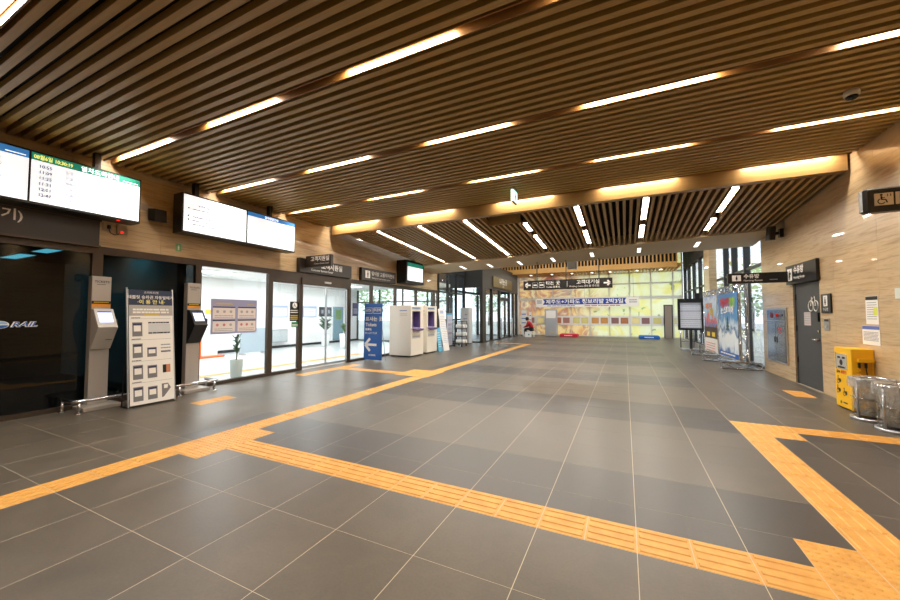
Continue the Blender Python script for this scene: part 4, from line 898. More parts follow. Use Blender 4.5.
def plant(x, y, r, ph, top, n, mat, lab, spread=0.3, wid=0.035, pm=None):
    t = thing('potted_plant', lab, 'plant', (x, y, 0), 'potted plants in the white room'); rg = random.Random(int(abs(x*100+y)))
    MB().lathe(x, y, [(r*0.72, 0.0), (r*0.8, 0.03), (r, ph), (r*0.9, ph), (r*0.86, ph-0.03)], 20).build('pot', pm or M('pot_white', srgb(226, 230, 230), 0.3), t, True)
    MB().lathe(x, y, [(0.0, ph-0.045), (r*0.86, ph-0.04)], 16).build('soil', M('soil', srgb(64, 50, 40), 0.9), t)
    st = MB(); st.tube([(x, y, ph-0.05), (x+0.02, y, (ph+top)/2), (x-0.01, y+0.02, top-0.12)], [0.014, 0.011, 0.007], 6); st.build('stem', M('stem', srgb(80, 84, 52), 0.7), t)
    b = MB()
    for k in range(n):
        f = k/n; z = ph + (top-ph)*(0.15+0.6*f); a = k*2.4; L = spread*rg.uniform(0.7, 1.1); b.leaf((x, y, z), (x+L*math.cos(a), y+L*math.sin(a), z+(top-ph)*rg.uniform(0.1, 0.42)), wid, 0.06)
    b.build('leaves', mat, t); return t
plant(-7.95, 5.33, 0.14, 0.42, 1.02, 14, DGREEN, 'thin plant in tall white pot just behind the white room window', 0.16, 0.03, M('pot_grey', srgb(190, 202, 202), 0.4))
plant(-12.37, 12.5, 0.2, 0.55, 1.35, 26, DGREEN, 'dark leafy plant in white pot seen through the sliding doors', 0.5, 0.07)
plant(-10.9, 12.1, 0.2, 0.62, 1.05, 26, PALEG, 'pale leafy plant in white pot beside the sliding doors view', 0.28, 0.06)

# ================================================================== BLUE SIGN, MACHINES, BOARDS
t = thing('ticket_sign', 'free standing blue sign with white arrow pointing to tickets', 'sign', (-6.98, 9.07, 0))
MB().hexa([(-7.345, 9.03, 0.05), (-6.67, 9.03, 0.05), (-6.67, 9.055, 0.05), (-7.345, 9.055, 0.05), (-7.345, 9.06, 1.79), (-6.67, 9.06, 1.79), (-6.67, 9.085, 1.79), (-7.345, 9.085, 1.79)]).build('panel', BLUE, t)
for x in (-7.30, -6.72): MB().tube([(x, 9.05, 0.0), (x, 9.06, 0.06)], 0.012, 6).tube([(x, 9.32, 0.0), (x, 9.08, 1.3)], 0.010, 6).build('leg', ALU, t)
ub = Vector((0, 0.03, 1.74)).normalized(); S = lambda a, b: Vector((-7.345, 9.028, 0.05)) + Vector((a, 0, 0)) + ub*b
Pic(S(0, 0), XA, ub).frame(0.04, 1.42, 0.31, 1.60, 0.012).frame(0.35, 1.42, 0.64, 1.60, 0.012).build('outline', PICT, t)
text('KTX', 0.07, S(0.175, 1.48), XA, ub, PICT, t, align='C', bold=0.03, shear=0.2); text('무궁화', 0.07, S(0.495, 1.49), XA, ub, PICT, t, align='C', bold=0.02)
text('표사는 곳', 0.105, S(0.05, 1.20), XA, ub, PICT, t, bold=0.03, sx=1.15); text('Tickets', 0.105, S(0.05, 1.03), XA, ub, PICT, t, bold=0.03); text('售票处', 0.06, S(0.05, 0.90), XA, ub, PICT, t, bold=0.02); text('きっぷうりば', 0.055, S(0.05, 0.79), XA, ub, PICT, t, bold=0.02)
Pic(S(0, 0), XA, ub).arrow(0.05, 0.46, 0.44, 0.19, 0.075).build('arrow', PICT, t); text('KORAIL', 0.055, S(0.33, 0.12), XA, ub, PICT, t, align='C', bold=0.03, shear=0.2)
def machine(y0, y1, xf, lab):
    t = thing('ticket_machine', lab, 'ticket machine', (-6.95, (y0+y1)/2, 0), 'cream ticket machines'); xb = -7.36; W = y1-y0; r0, r1, z0, z1 = y0+0.12*W, y0+0.76*W, 0.98, 1.56; dp = 0.28; H = 1.755
    MB().box(xb, y0, 0.05, xf, y1, z0).box(xb, y0, z1, xf, y1, H).box(xb, y0, z0, xf, r0, z1).box(xb, r1, z0, xf, y1, z1).box(xb, r0, z0, xf-dp, r1, z1).build('body', CREAM, t)
    box('plinth', BLACK, t, xb+0.04, y0+0.04, 0, xf-0.05, y1-0.04, 0.05)
    MB().box(xf-dp, r0, z0, xf-dp+0.01, r1, z1).box(xf-dp+0.01, r1-0.01, z0, xf-0.002, r1, z1).box(xf-dp+0.01, r0, z0, xf-0.002, r0+0.01, z1).box(xf-dp+0.01, r0+0.01, z1-0.01, xf-0.002, r1-0.01, z1).build('recess_lining', PURPLE, t)
    xr = xf-dp+0.01
    box('recess_screen', BLACK, t, xr, r0+0.20*W, z0+0.30, xr+0.02, r1-0.10*W, z1-0.06)
    for k in range(4): bbox('button', (GREYL if k != 1 else GOLD), t, xr, r0+0.04*W, z0+0.08+0.11*k, xr+0.03, r0+0.15*W, z0+0.15+0.11*k, c=0.006)
    MB().prism([(xf-dp+0.01, z0-0.0), (xf+0.10, z0-0.10), (xf+0.16, z0-0.05), (xf+0.16, z0-0.03), (xf-dp+0.01, z0+0.03)], 'y', r0+0.011, r1-0.011).build('tray', PURPLE, t)
    box('name_plate', M('plate_blue_grey', srgb(176, 196, 214), 0.5), t, xf, r0-0.02*W, 1.615, xf+0.006, r1+0.03*W, 1.715); lines('print', NAVY, t, (xf+0.006, r0, 1.65), YA, UP, 0.6*W, 1, 0.03, 0.03)
    box('vent', M('vent_grey', srgb(196, 190, 178), 0.5), t, xf, r0, 0.62, xf+0.003, r1, 0.78); lines('print', TEXTG, t, (xf+0.003, r0+0.03, 0.66), YA, UP, 0.55*W, 1, 0.03, 0.05, seed=2)
    lines('print', BLUE, t, (xb+0.42, y0-0.001, 1.56), XA, UP, 0.3, 1, 0.03, 0.025); lines('print', TEXTG, t, (xb+0.42, y0-0.001, 1.46), XA, UP, 0.3, 2, 0.05, 0.012, seed=5)
    MB().tube([(xf, y0+0.03, 0.95), (xf+0.012, y0+0.03, 0.95)], 0.018, 10).build('lock', SILVER, t)
    box('seam', M('seam_shadow', srgb(150, 142, 130), 0.6), t, xf, y0+0.01, 0.06, xf+0.001, y0+0.018, H-0.02)
machine(10.42, 11.27, -6.50, 'tall cream ticket machine with purple tray next to the blue sign'); machine(11.62, 12.42, -6.56, 'tall cream ticket machine with purple tray next to the leaning notice boards')
def leanboard(name, lab, a, b, xb, xt, h, mat, deco):
    t = thing(name, lab, 'notice board', (xb, (a+b)/2, 0)); up = Vector((xt-xb, 0, h)).normalized(); L = math.hypot(xt-xb, h)
    plate('board', mat, t, (xb, a, 0.003), YA, up, b-a, L, 0.015)
    MB().tube([(xt-0.25, (a+b)/2, 0.012), Vector((xb, (a+b)/2, 0))+up*L*0.8-Vector((0.012, 0, 0))], 0.01, 6).build('prop', ALU, t); n = Vector(YA).cross(up)
    deco(t, lambda u, v: Vector((xb, a+u, 0))+up*v+n*0.0155, up); return t
def deco1(t, B, up): lines('print', TEXTP, t, B(0.06, 1.38), YA, up, 0.45, 16, 0.07, 0.018, seed=3); plate('heading', TEXTP, t, B(0.12, 1.5), YA, up, 0.3, 0.12, 0.001)
leanboard('notice_board', 'tall white notice board leaning beside the second cream machine', 12.80, 13.30, -6.45, -6.72, 1.66, PAPER, deco1)
def deco2(t, B, up): lines('print', PICT, t, B(0.05, 0.72), YA, up, 0.2, 7, 0.09, 0.02, seed=1)
leanboard('blue_board', 'low light blue notice board leaning beside the second cream machine', 12.46, 12.78, -6.50, -6.64, 0.92, M('board_sky', srgb(88, 176, 214), 0.5), deco2)
t = thing('info_panel', 'narrow white panel with cyan top behind the white notice board', 'notice board', (-7.2, 14.9, 0)); box('panel', M('panel_lilac', srgb(206, 206, 222), 0.5), t, -7.28, 14.75, 0.04, -7.24, 15.25, 1.42); box('header', M('board_sky', (0, 0, 0, 1)), t, -7.28, 14.75, 1.42, -7.24, 15.25, 1.5); box('foot', BLACK, t, -7.42, 14.8, 0, -7.12, 15.2, 0.04)
for k in range(5): lines('print', (PURPLE if k % 2 else TEXTP), t, (-7.24, 14.8, 1.2-0.2*k), YA, UP, 0.4, 2, 0.05, 0.025, seed=k)
# wheeled rack with white rolls
t = thing('wheeled_rack', 'black wheeled wire rack holding white rolls beside the grey cabinet', 'rack', (-6.75, 15.15, 0)); rk = MB()
for x in (-6.97, -6.57):
    for y in (14.85, 15.40): rk.tube([(x, y, 0.09), (x, y, 1.15)], 0.016, 6)
for z in (0.12, 0.45, 0.8, 1.12):
    rk.tube([(-6.97, 14.85, z), (-6.57, 14.85, z), (-6.57, 15.40, z), (-6.97, 15.40, z), (-6.97, 14.85, z)], 0.012, 6)
    for q in range(4): rk.tube([(-6.97+0.1*(q+0.5), 14.85, z), (-6.97+0.1*(q+0.5), 15.40, z)], 0.006, 5)
rk.build('frame', BLACK, t)
for x in (-6.95, -6.59):
    for y in (14.87, 15.38): MB().tube([(x-0.02, y, 0.045), (x+0.02, y, 0.045)], 0.045, 12).build('wheel', BLACK, t)
rr = 0
for z in (0.23, 0.56, 0.91):
    for y in (15.00, 15.25):
        o = tag(MB().tube([(-6.91, y, z), (-6.53, y, z)], 0.085, 14).build('white_roll', WHITE, None, False), 'white roll lying on the %s shelf of the black wheeled rack' % {0.23: 'lowest', 0.56: 'middle', 0.91: 'upper'}[z], 'roll', 'white rolls on the wheeled rack')
t = thing('grey_cabinet', 'tall pale grey floor standing air conditioner before the vestibule', 'air conditioner', (-7.1, 16.7, 0))
bbox('body', GREYL, t, -7.40, 16.5, 0.03, -6.90, 16.9, 1.78, c=0.03); box('plinth', FASC, t, -7.36, 16.54, 0, -6.94, 16.86, 0.03); box('front_panel', M('ac_panel', srgb(190, 191, 192), 0.4), t, -7.36, 16.49, 0.12, -6.94, 16.5, 1.0); box('vent', M('ac_vent', srgb(214, 215, 216), 0.4), t, -7.36, 16.49, 1.06, -6.94, 16.5, 1.7); lines('print', BLUE, t, (-7.22, 16.489, 1.22), XA, UP, 0.22, 1, 0.03, 0.03); lines('print', TEXTD, t, (-7.15, 16.489, 1.42), XA, UP, 0.14, 1, 0.03, 0.025)

# ================================================================== RIGHT WALL THINGS
NY0, NY1 = onx(816, 270, 3.175).y, onx(785.5, 270, 3.175).y
t = thing('nursing_sign', 'black nursing room sign flat over the charcoal door', 'sign', (3.15, 9.25, 2.08))
bbox('panel', SIGNB, t, 3.175, NY0, 2.07, XR-0.001, NY1, 2.47, c=0.006); X0 = 3.175
box('pictogram_tile', PICT, t, X0-0.004, NY1-0.33, 2.15, X0, NY1-0.10, 2.40); Pic((X0-0.004, NY1-0.215, 2.17), YNA, UP).man(0, 0, 0.2, True).disc(0.045, 0.13, 0.03).build('pictogram', SIGNB, t)
text('수유방', 0.12, (X0, NY1-0.42, 2.29), YNA, UP, PICT, t, bold=0.03); text('Nursing Room', 0.06, (X0, NY1-0.42, 2.17), YNA, UP, PICT, t, bold=0.01)
t = thing('nursing_blade_sign', 'black nursing room sign jutting out from the stone wall', 'sign', (2.6, 10.1, 2.13))
bbox('panel', SIGNB, t, 2.12, 10.12, 2.13, 3.172, 10.20, 2.36, c=0.01); box('pictogram_tile', PICT, t, 2.20, 10.115, 2.185, 2.36, 10.12, 2.315); Pic((2.28, 10.115, 2.20), XA, UP).man(0, 0, 0.1, True).build('pictogram', SIGNB, t)
text('수유방', 0.072, (2.41, 10.12, 2.25), XA, UP, PICT, t, bold=0.03); text('Nursing Room', 0.04, (2.41, 10.12, 2.175), XA, UP, PICT, t); lines('print', TEXTG, t, (2.86, 10.119, 2.19), XA, UP, 0.14, 1, 0.02, 0.02)
t = thing('room_plate', 'small black wall plate with white pictogram beside the charcoal door', 'sign', (XR, 8.66, 1.47))
bbox('plate', SIGNB, t, XR-0.025, 8.49, 1.46, XR-0.001, 8.83, 1.80, c=0.005); box('pictogram_tile', PICT, t, XR-0.028, 8.59, 1.58, XR-0.025, 8.73, 1.77); Pic((XR-0.028, 8.66, 1.60), YNA, UP).man(0, 0, 0.14, True).build('pictogram', SIGNB, t); text('수유방', 0.05, (XR-0.025, 8.66, 1.50), YNA, UP, PICT, t, align='C')
t = thing('door_switch', 'small metal intercom switch plate beside the charcoal door', 'switch', (XR, 8.69, 1.15)); bbox('plate', ALU, t, XR-0.012, 8.60, 1.15, XR-0.001, 8.79, 1.36, c=0.003); box('display', BLACK, t, XR-0.015, 8.62, 1.31, XR-0.012, 8.77, 1.35); MB().tube([(XR-0.012, 8.69, 1.22), (XR-0.022, 8.69, 1.22)], 0.02, 10).build('button', GREYL, t)
t = thing('hose_cabinet', 'brushed steel fire hose cabinet with red lamp set in stone wall', 'fire cabinet', (XR, 11.0, 0.32))
bbox('frame', ALU, t, XR-0.03, 10.42, 0.32, XR-0.001, 11.62, 1.58, c=0.004); STEEL = M('steel_door', srgb(150, 152, 152), 0.22, 0.85)
for a, b in ((10.46, 11.02), (11.04, 11.58)): dr = box('door', STEEL, t, XR-0.038, a, 0.36, XR-0.03, b, 1.28); bbox('handle', BLACK, dr, XR-0.048, (b-0.08 if a < 11 else a+0.04), 0.78, XR-0.038, (b-0.04 if a < 11 else a+0.08), 0.92, c=0.004)
box('top_panel', STEEL, t, XR-0.038, 10.46, 1.30, XR-0.03, 11.58, 1.54); MB().tube([(XR-0.038, 10.9, 1.42), (XR-0.07, 10.9, 1.42)], [0.042, 0.03], 14).build('alarm_lamp', M('lamp_red', srgb(220, 40, 36), 0.25), t); MB().tube([(XR-0.038, 11.25, 1.42), (XR-0.05, 11.25, 1.42)], 0.07, 16).build('alarm_bell', M('bell_red', srgb(120, 24, 24), 0.4), t); MB().tube([(XR-0.038, 10.62, 1.42), (XR-0.045, 10.62, 1.42)], 0.03, 12).build('push_button', BLACK, t)
lines('print', RED, t, (XR-0.039, 10.85, 1.1), YNA, UP, 0.2, 2, 0.07, 0.03)
# papers on the stone
def paper(name, lab, y1, y0, z0, z1, mat, heading=None, rows=6, seed=0):
    t = thing(name, lab, 'notice', (XR, (y0+y1)/2, z0)); box('sheet', mat, t, XR-0.004, y0, z0, XR-0.001, y1, z1); w_ = y1-y0
    if heading: bbox('heading', heading, t, XR-0.0055, y0+0.005, z1-0.055, XR-0.004, y1-0.005, z1-0.004, c=0.0005)
    lines('print', TEXTG, t, (XR-0.004, y1-0.03, z1-0.10), YNA, UP, w_-0.06, rows, (z1-z0-0.14)/rows, 0.01, seed=seed); return t
t = paper('timetable_sheet', 'white timetable sheet with black heading taped to the stone wall', 7.53, 7.235, 1.29, 1.70, PAPER, BLACK, 8); box('highlight', M('lime', srgb(214, 220, 90), 0.6), t, XR-0.006, 7.255, 1.42, XR-0.0045, 7.34, 1.54)
paper('notice_sheet', 'white notice sheet with blue top edge below the timetable sheet', 7.64, 7.225, 0.99, 1.27, PAPER, M('heading_blue', srgb(90, 110, 180), 0.5), 7, 4)
t = thing('wall_card', 'pale blank card on the stone wall under the restroom sign', 'card', (XR, 6.82, 1.64)); box('sheet', M('card_pale', srgb(214, 222, 214), 0.5), t, XR-0.006, 6.70, 1.64, XR-0.001, 6.865, 1.78); box('backing', GREYL, t, XR-0.0009, 6.705, 1.645, XR-0.0001, 6.86, 1.775)
# yellow charger
t = thing('yellow_charger', 'yellow wheelchair charging cabinet standing against the stone wall', 'charger', (3.1, 7.62, 0)); CX0, CY0, CY1, CH = 2.985, 7.38, 7.85, 0.925
bbox('body', YEL, t, CX0, CY0, 0.02, XR-0.004, CY1, CH, c=0.006); box('plinth', BLACK, t, CX0+0.02, CY0+0.02, 0, XR-0.02, CY1-0.02, 0.02)
box('screen', M('lcd_grey', srgb(176, 176, 170), 0.3), t, CX0-0.004, 7.50, 0.60, CX0, 7.80, 0.83); Pic((CX0-0.004, 7.65, 0.70), YNA, UP).disc(0, 0, 0.045).rect(-0.10, 0.06, -0.02, 0.09).rect(0.03, 0.06, 0.11, 0.09).rect(-0.1, -0.085, 0.1, -0.06).build('screen_mark', BLACK, t); box('screen_frame', BLACK, t, CX0-0.003, 7.80, 0.595, CX0, 7.815, 0.835)
text('급속', 0.04, (CX0, 7.80, 0.535), YNA, UP, BLACK, t, bold=0.03); text('충전기', 0.04, (CX0, 7.67, 0.535), YNA, UP, RED, t, bold=0.03)
for (y, z) in ((7.74, 0.37), (7.76, 0.22), (7.58, 0.20)): Pic((CX0, y, z), YNA, UP).chair(-0.02, 0, 0.12).disc(0.03, 0.05, 0.03).build('pictogram', BLACK, t)
Pic((CX0, 7.70, 0.09), YNA, UP).disc(0, 0, 0.025).build('round_mark', M('mark_green', srgb(30, 110, 60), 0.5), t); lines('print', TEXTD, t, (CX0, 7.64, 0.085), YNA, UP, 0.12, 1, 0.03, 0.02)
box('hood', YEL, t, CX0+0.06, CY0-0.045, 0.74, XR-0.02, CY0, 0.79); box('inset_panel', M('charger_shade', srgb(214, 156, 14), 0.45), t, CX0+0.07, CY0-0.004, 0.48, XR-0.03, CY0, 0.735)
for x in (CX0+0.075, CX0+0.145): bbox('plug', BLACK, t, x-0.012, CY0-0.035, 0.655, x+0.012, CY0-0.004, 0.73, c=0.005)
MB().tube([(CX0+0.145, CY0-0.02, 0.66), (CX0+0.146, CY0-0.03, 0.58), (CX0+0.15, CY0-0.03, 0.50), (CX0+0.17, CY0-0.02, 0.42)], 0.006, 6).build('cable', BLACK, t); cb = MB().tube([(CX0+0.075, CY0-0.02, 0.66)]+[(CX0+0.06+0.02*math.sin(k*1.3), CY0-0.03+0.012*math.cos(k*1.3), 0.64-0.012*k) for k in range(14)], 0.006, 6); cb.build('coiled_cable', YEL, t)
# clear waste bins
def bin_(cx, cy, lab):
    t = thing('waste_bin', lab, 'bin', (cx, cy, 0), 'clear waste bins'); r, H = 0.195, 0.565; n = 28
    MB().lathe(cx, cy, [(r+0.02, 0), (r+0.02, 0.035), (r-0.02, 0.045), (r-0.02, 0.0)], n, True).build('base_ring', ALU, t, True); MB().lathe(cx, cy, [(0.0, 0.012), (r-0.02, 0.012)], n).build('floor_plate', ALU, t)
    MB().lathe(cx, cy, [(r-0.006, 0.05), (r-0.006, H-0.03)], n).build('clear_wall', PLASTIC, t, True)
    for f in (t,):
        wall = f.children[-1]
        wall.data.polygons  # open cylinder
    MB().lathe(cx, cy, [(r-0.02, H-0.035), (r+0.02, H-0.035), (r+0.02, H), (r-0.02, H)], n, True).build('top_ring', SILVER, t, True)
    MB().lathe(cx, cy, [(r+0.001, 0.30), (r+0.006, 0.304), (r+0.001, 0.308)], n, False).build('hoop', SILVER, t, True)
    for a in (1.2, 3.6, 5.6): MB().tube([(cx+(r+0.004)*math.cos(a), cy+(r+0.004)*math.sin(a), 0.04), (cx+(r+0.004)*math.cos(a), cy+(r+0.004)*math.sin(a), H-0.03)], 0.014, 8).build('post', ALU, t, True)
    rg = random.Random(int(cy*10)); b = MB(); m = 26; rings = []
    prof = [(0.05, 0.06), (0.13, 0.07), (0.165, 0.14), (0.158, 0.30), (0.170, 0.46), (0.178, 0.575), (0.222, 0.572), (0.228, 0.50), (0.224, 0.44)]
    for rr_, z in prof:
        for q in range(m): a = 2*math.pi*q/m; rj = rr_ + rg.uniform(-0.010, 0.010) if 0.08 < z < 0.55 and rr_ < 0.2 else rr_+(0.003*math.sin(5*a) if rr_ > 0.2 else 0); b.v.append((cx+rj*math.cos(a), cy+rj*math.sin(a), z+rg.uniform(-0.006, 0.006)*(1 if rr_ < 0.2 else 0)))
    for k in range(len(prof)-1):
        for q in range(m): b.f.append((k*m+q, k*m+(q+1) % m, (k+1)*m+(q+1) % m, (k+1)*m+q))
    b.build('bag', BAG, t, False)
    sc2 = MB()
    for k in range(26):
        a, rr_ = rg.uniform(0, 6.28), rg.uniform(0, 0.10); c = Vector((cx+rr_*math.cos(a), cy+rr_*math.sin(a), 0.085+rg.uniform(0, 0.05))); d = Vector((rg.uniform(-1, 1), rg.uniform(-1, 1), rg.uniform(-0.4, 0.4))).normalized()*0.06; sc2.leaf(c, c+d, 0.025, 0.01)
    sc2.build('litter', M('litter_paper', srgb(206, 196, 176), 0.7), t)['kind'] = 'stuff'
bin_(3.008, 6.97, 'round clear plastic waste bin with chrome rim beside the yellow charger'); bin_(3.012, 6.42, 'round clear plastic waste bin away from the yellow charger')
# restroom blade sign
t = thing('restroom_sign', 'black box sign with white restroom pictograms jutting from the stone wall', 'sign', (2.9, 6.05, 2.64)); bbox('panel', SIGNB, t, 2.60, 6.0, 2.645, XR-0.001, 6.14, 2.93, c=0.03)
for k in range(3):
    x = 2.685+0.176*k; pz = 2.715; bbox('pictogram_tile', PICT, t, x, 5.994, pz, x+0.16, 6.0, pz+0.145, c=0.004); q = Pic((x+0.08, 5.994, pz+0.015), XA, UP)
    if k == 0: q.chair(-0.02, 0, 0.12).man(0.03, 0.085, 0.03).man(0.055, 0.085, 0.03)
    elif k == 1: q.man(-0.03, 0, 0.115).man(0.04, 0, 0.115, True)
    else: q.man(0, 0, 0.115)
    q.build('pictogram', SIGNB, t)
# speaker on the right
t = thing('wall_speaker', 'black speaker tilted out from the stone wall below the sloping ceiling', 'speaker', (3.1, 10.6, 3.05)); MB().hexa([(2.97, 10.42, 3.12), (3.08, 10.46, 3.12), (3.05, 10.62, 3.13), (2.94, 10.58, 3.13), (2.99, 10.40, 3.42), (3.10, 10.44, 3.42), (3.07, 10.60, 3.43), (2.96, 10.56, 3.43)]).build('cabinet', M('speaker_dark', srgb(44, 38, 34), 0.5), t)
MB().box(3.07, 10.5, 3.24, 3.16, 10.55, 3.30).box(3.16, 10.45, 3.17, XR-0.001, 10.56, 3.36).build('bracket', BLACK, t); box('wall_plate', ALU, t, XR-0.012, 10.35, 3.38, XR-0.001, 10.5, 3.5)
MB().hexa([(2.962, 10.435, 3.14), (2.968, 10.435, 3.14), (2.946, 10.565, 3.15), (2.940, 10.565, 3.15), (2.982, 10.415, 3.40), (2.988, 10.415, 3.40), (2.966, 10.545, 3.41), (2.960, 10.545, 3.41)]).build('grille', BLACK, t)
# dome camera
t = thing('dome_camera', 'white dome security camera under the slatted ceiling', 'camera', (2.30, 5.44, 3.78)); MB().lathe(2.30, 5.44, [(0.062, 3.9), (0.068, 3.875), (0.066, 3.85), (0.055, 3.838)], 22).build('housing', M('camera_white', srgb(206, 204, 204), 0.4), t, True); MB().lathe(2.30, 5.44, [(0.054, 3.838), (0.048, 3.815), (0.032, 3.80), (0.0, 3.793)], 20).build('dome', M('dome_black', srgb(10, 10, 12), 0.08), t, True)
# exit signs
t = thing('exit_sign', 'glowing green exit sign hung under the slats before the bronze beam', 'exit sign', (-1.92, 6.85, 3.62)); bbox('mount', M('mount_grey', srgb(150, 152, 158), 0.4), t, -1.965, 6.74, 3.865, -1.875, 7.02, 3.899, c=0.008); bbox('frame', GREYL, t, -1.945, 6.74, 3.62, -1.895, 7.02, 3.865, c=0.006)
box('lit_face', EXITG, t, -1.895, 6.75, 3.635, -1.891, 7.01, 3.85); box('lit_face', EXITG, t, -1.949, 6.75, 3.635, -1.945, 7.01, 3.85); box('lit_edge', EXITW, t, -1.94, 6.736, 3.63, -1.90, 6.74, 3.855); Pic((-1.891, 6.87, 3.66), YA, UP, 1, 0.001).man(0, 0, 0.16).arrow(0.06, 0.08, 0.1, 0.05, 0.02, False).build('pictogram', M('exit_dark_green', srgb(20, 110, 70), 0.5), t)
p = ony(572, 261, 14.6); t = thing('exit_sign', 'pale grey unlit exit sign hanging behind the taupe soffit', 'exit sign', (p.x, 14.6, 3.1)); MB().tube([(p.x, 14.63, 3.58), (p.x, 14.63, 5.69)], 0.015, 6).build('rod', BLACK, t); bbox('frame', M('exit_back', srgb(176, 180, 188), 0.4), t, p.x-0.17, 14.6, 3.20, p.x+0.17, 14.66, 3.58, c=0.01); box('plate', GREYL, t, p.x-0.14, 14.595, 3.24, p.x+0.14, 14.6, 3.54)

# ================================================================== HANGING DIRECTION SIGN
YH = 12.75; a, b = ony(523.4, 285.5, YH), ony(612.5, 283, YH); z0, z1 = ony(612.5, 287.5, YH).z, ony(523.3, 281, YH).z; HX0, HX1 = a.x, b.x; HW = HX1-HX0; HH = z1-z0
t = thing('direction_sign', 'long black hanging direction sign with white arrows at both ends', 'sign', ((HX0+HX1)/2, YH, z0)); bbox('panel', SIGNB, t, HX0, YH, z0, HX1, YH+0.12, z1, c=0.01)
for px in (537, 566, 599):
    q = ony(px, 275, YH+0.06); MB().tube([(q.x, YH+0.06, z1), (q.x, YH+0.06, zc(q.x, YH+0.06)-0.03)], 0.016, 8).build('hanger_rod', FRAMED, t)
g = Pic((HX0, YH, z0), XA, UP, 1, 0.003); g.arrow(HW*0.025, HH*0.5, HW*0.065, HH*0.24, 0.05); g.arrow(HW*0.975, HH*0.5, HW*0.065, HH*0.24, 0.05, False); g.rect(HW*0.515, HH*0.2, HW*0.518, HH*0.8)
for u in (0.113, 0.19): g.frame(HW*u, HH*0.22, HW*(u+0.062), HH*0.78, 0.010); g.rect(HW*(u+0.01), HH*0.42, HW*(u+0.052), HH*0.56)
g.build('symbols', PICT, t)
text('타는 곳', HH*0.33, (HX0+HW*0.275, YH, z0+HH*0.50), XA, UP, PICT, t, bold=0.012, sx=1.05); text('Tracks 乗車場', HH*0.17, (HX0+HW*0.275, YH, z0+HH*0.17), XA, UP, PICT, t)
text('고객대기실', HH*0.33, (HX0+HW*0.865, YH, z0+HH*0.50), XA, UP, PICT, t, align='R', bold=0.012, sx=1.05); text('Waiting room 候车室 待合室', HH*0.17, (HX0+HW*0.865, YH, z0+HH*0.17), XA, UP, PICT, t, align='R')

# ================================================================== POSTER STANDS AND TIMETABLE ON THE RIGHT
def truss(b, p, q, s=0.16, side=None, step=0.32, rc=0.016, rd=0.009):
    p, q = Vector(p), Vector(q); d = (q-p).normalized(); L = (q-p).length; e = Vector(side or (1, 0, 0)); f = d.cross(e).normalized(); n = max(2, round(L/step)); h = s/2
    cs = [e*h+f*h, e*-h+f*h, e*-h-f*h, e*h-f*h]
    for c in cs: b.tube([p+c, q+c], rc, 6)
    for k in range(n):
        for m in range(4):
            c0, c1 = (cs[m], cs[(m+1) % 4]) if k % 2 == 0 else (cs[(m+1) % 4], cs[m]); b.tube([p+d*(L*k/n)+c0, p+d*(L*(k+1)/n)+c1], rd, 4, False)
    for k in (0, n):
        for m in range(4): b.tube([p+d*(L*k/n)+cs[m], p+d*(L*k/n)+cs[(m+1) % 4]], rd, 4, False)
PT = [Vector((2.80, 11.9, 0)), Vector((2.70, 13.79, 0)), Vector((2.62, 15.48, 0))]
ztop = ony(740, 284, 11.9).z; zb0 = ony(737.5, 360, 12.0).z
t = thing('truss_poster_stand', 'silver truss stand holding two tall tourism posters by the glass wall', 'poster stand', (2.65, 13.7, 0))
for k, p in enumerate(PT):
    b = MB(); truss(b, p+Vector((0, 0, 0.2)), p+Vector((0, 0, ztop))); b.build('truss_post', SILVER, t); b = MB(); truss(b, p+Vector((-0.5, 0, 0.10)), p+Vector((0.34, 0, 0.10)), side=(0, 1, 0)); b.build('truss_foot', SILVER, t)
for p, q in zip(PT[:-1], PT[1:]):
    d = (q-p).normalized()*0.09
    for z in (ztop-0.08, 0.28): b = MB(); truss(b, p+d+Vector((0, 0, z)), q-d+Vector((0, 0, z)), side=(0, 0, 1)); b.build('truss_beam', SILVER, t)
def poster_mat(name, stops, sc, seed):
    m = M(name, (1, 1, 1, 1), 0.4); n = NT(m); g = n.n('ShaderNodeNewGeometry'); s = n.n('ShaderNodeSeparateXYZ'); n.l(g.outputs['Position'], s.inputs[0])
    f = n.noise(n.pos(sc), 1.6, 5, 0.6, 1.2); ma = n.n('ShaderNodeMath', operation='MULTIPLY_ADD'); ma.inputs[1].default_value = 0.5; n.l(f, ma.inputs[0])
    mr = n.n('ShaderNodeMapRange'); mr.inputs[1].default_value = 0.3; mr.inputs[2].default_value = 2.3; mr.inputs[3].default_value = -0.2; mr.inputs[4].default_value = 0.75; n.l(s.outputs['Z'], mr.inputs[0]); n.l(mr.outputs[0], ma.inputs[2])
    n.l(n.ramp(ma.outputs[0], stops), n.p.inputs['Base Color']); return m
PM2 = poster_mat('poster_snow', [(0.02, srgb(40, 92, 160)), (0.12, srgb(225, 235, 245)), (0.30, srgb(236, 242, 248)), (0.38, srgb(52, 104, 160)), (0.46, srgb(210, 226, 240)), (0.56, srgb(70, 140, 196)), (0.95, srgb(46, 120, 190))], (2, 2, 1.2), 1)
PM1 = poster_mat('poster_bright', [(0.0, srgb(232, 226, 226)), (0.18, srgb(236, 230, 232)), (0.27, srgb(60, 44, 44)), (0.36, srgb(150, 70, 50)), (0.44, srgb(60, 130, 200)), (0.52, srgb(230, 90, 60)), (0.60, srgb(150, 200, 235)), (0.8, srgb(214, 228, 244)), (0.95, srgb(120, 140, 210))], (2, 2, 1.6), 2)
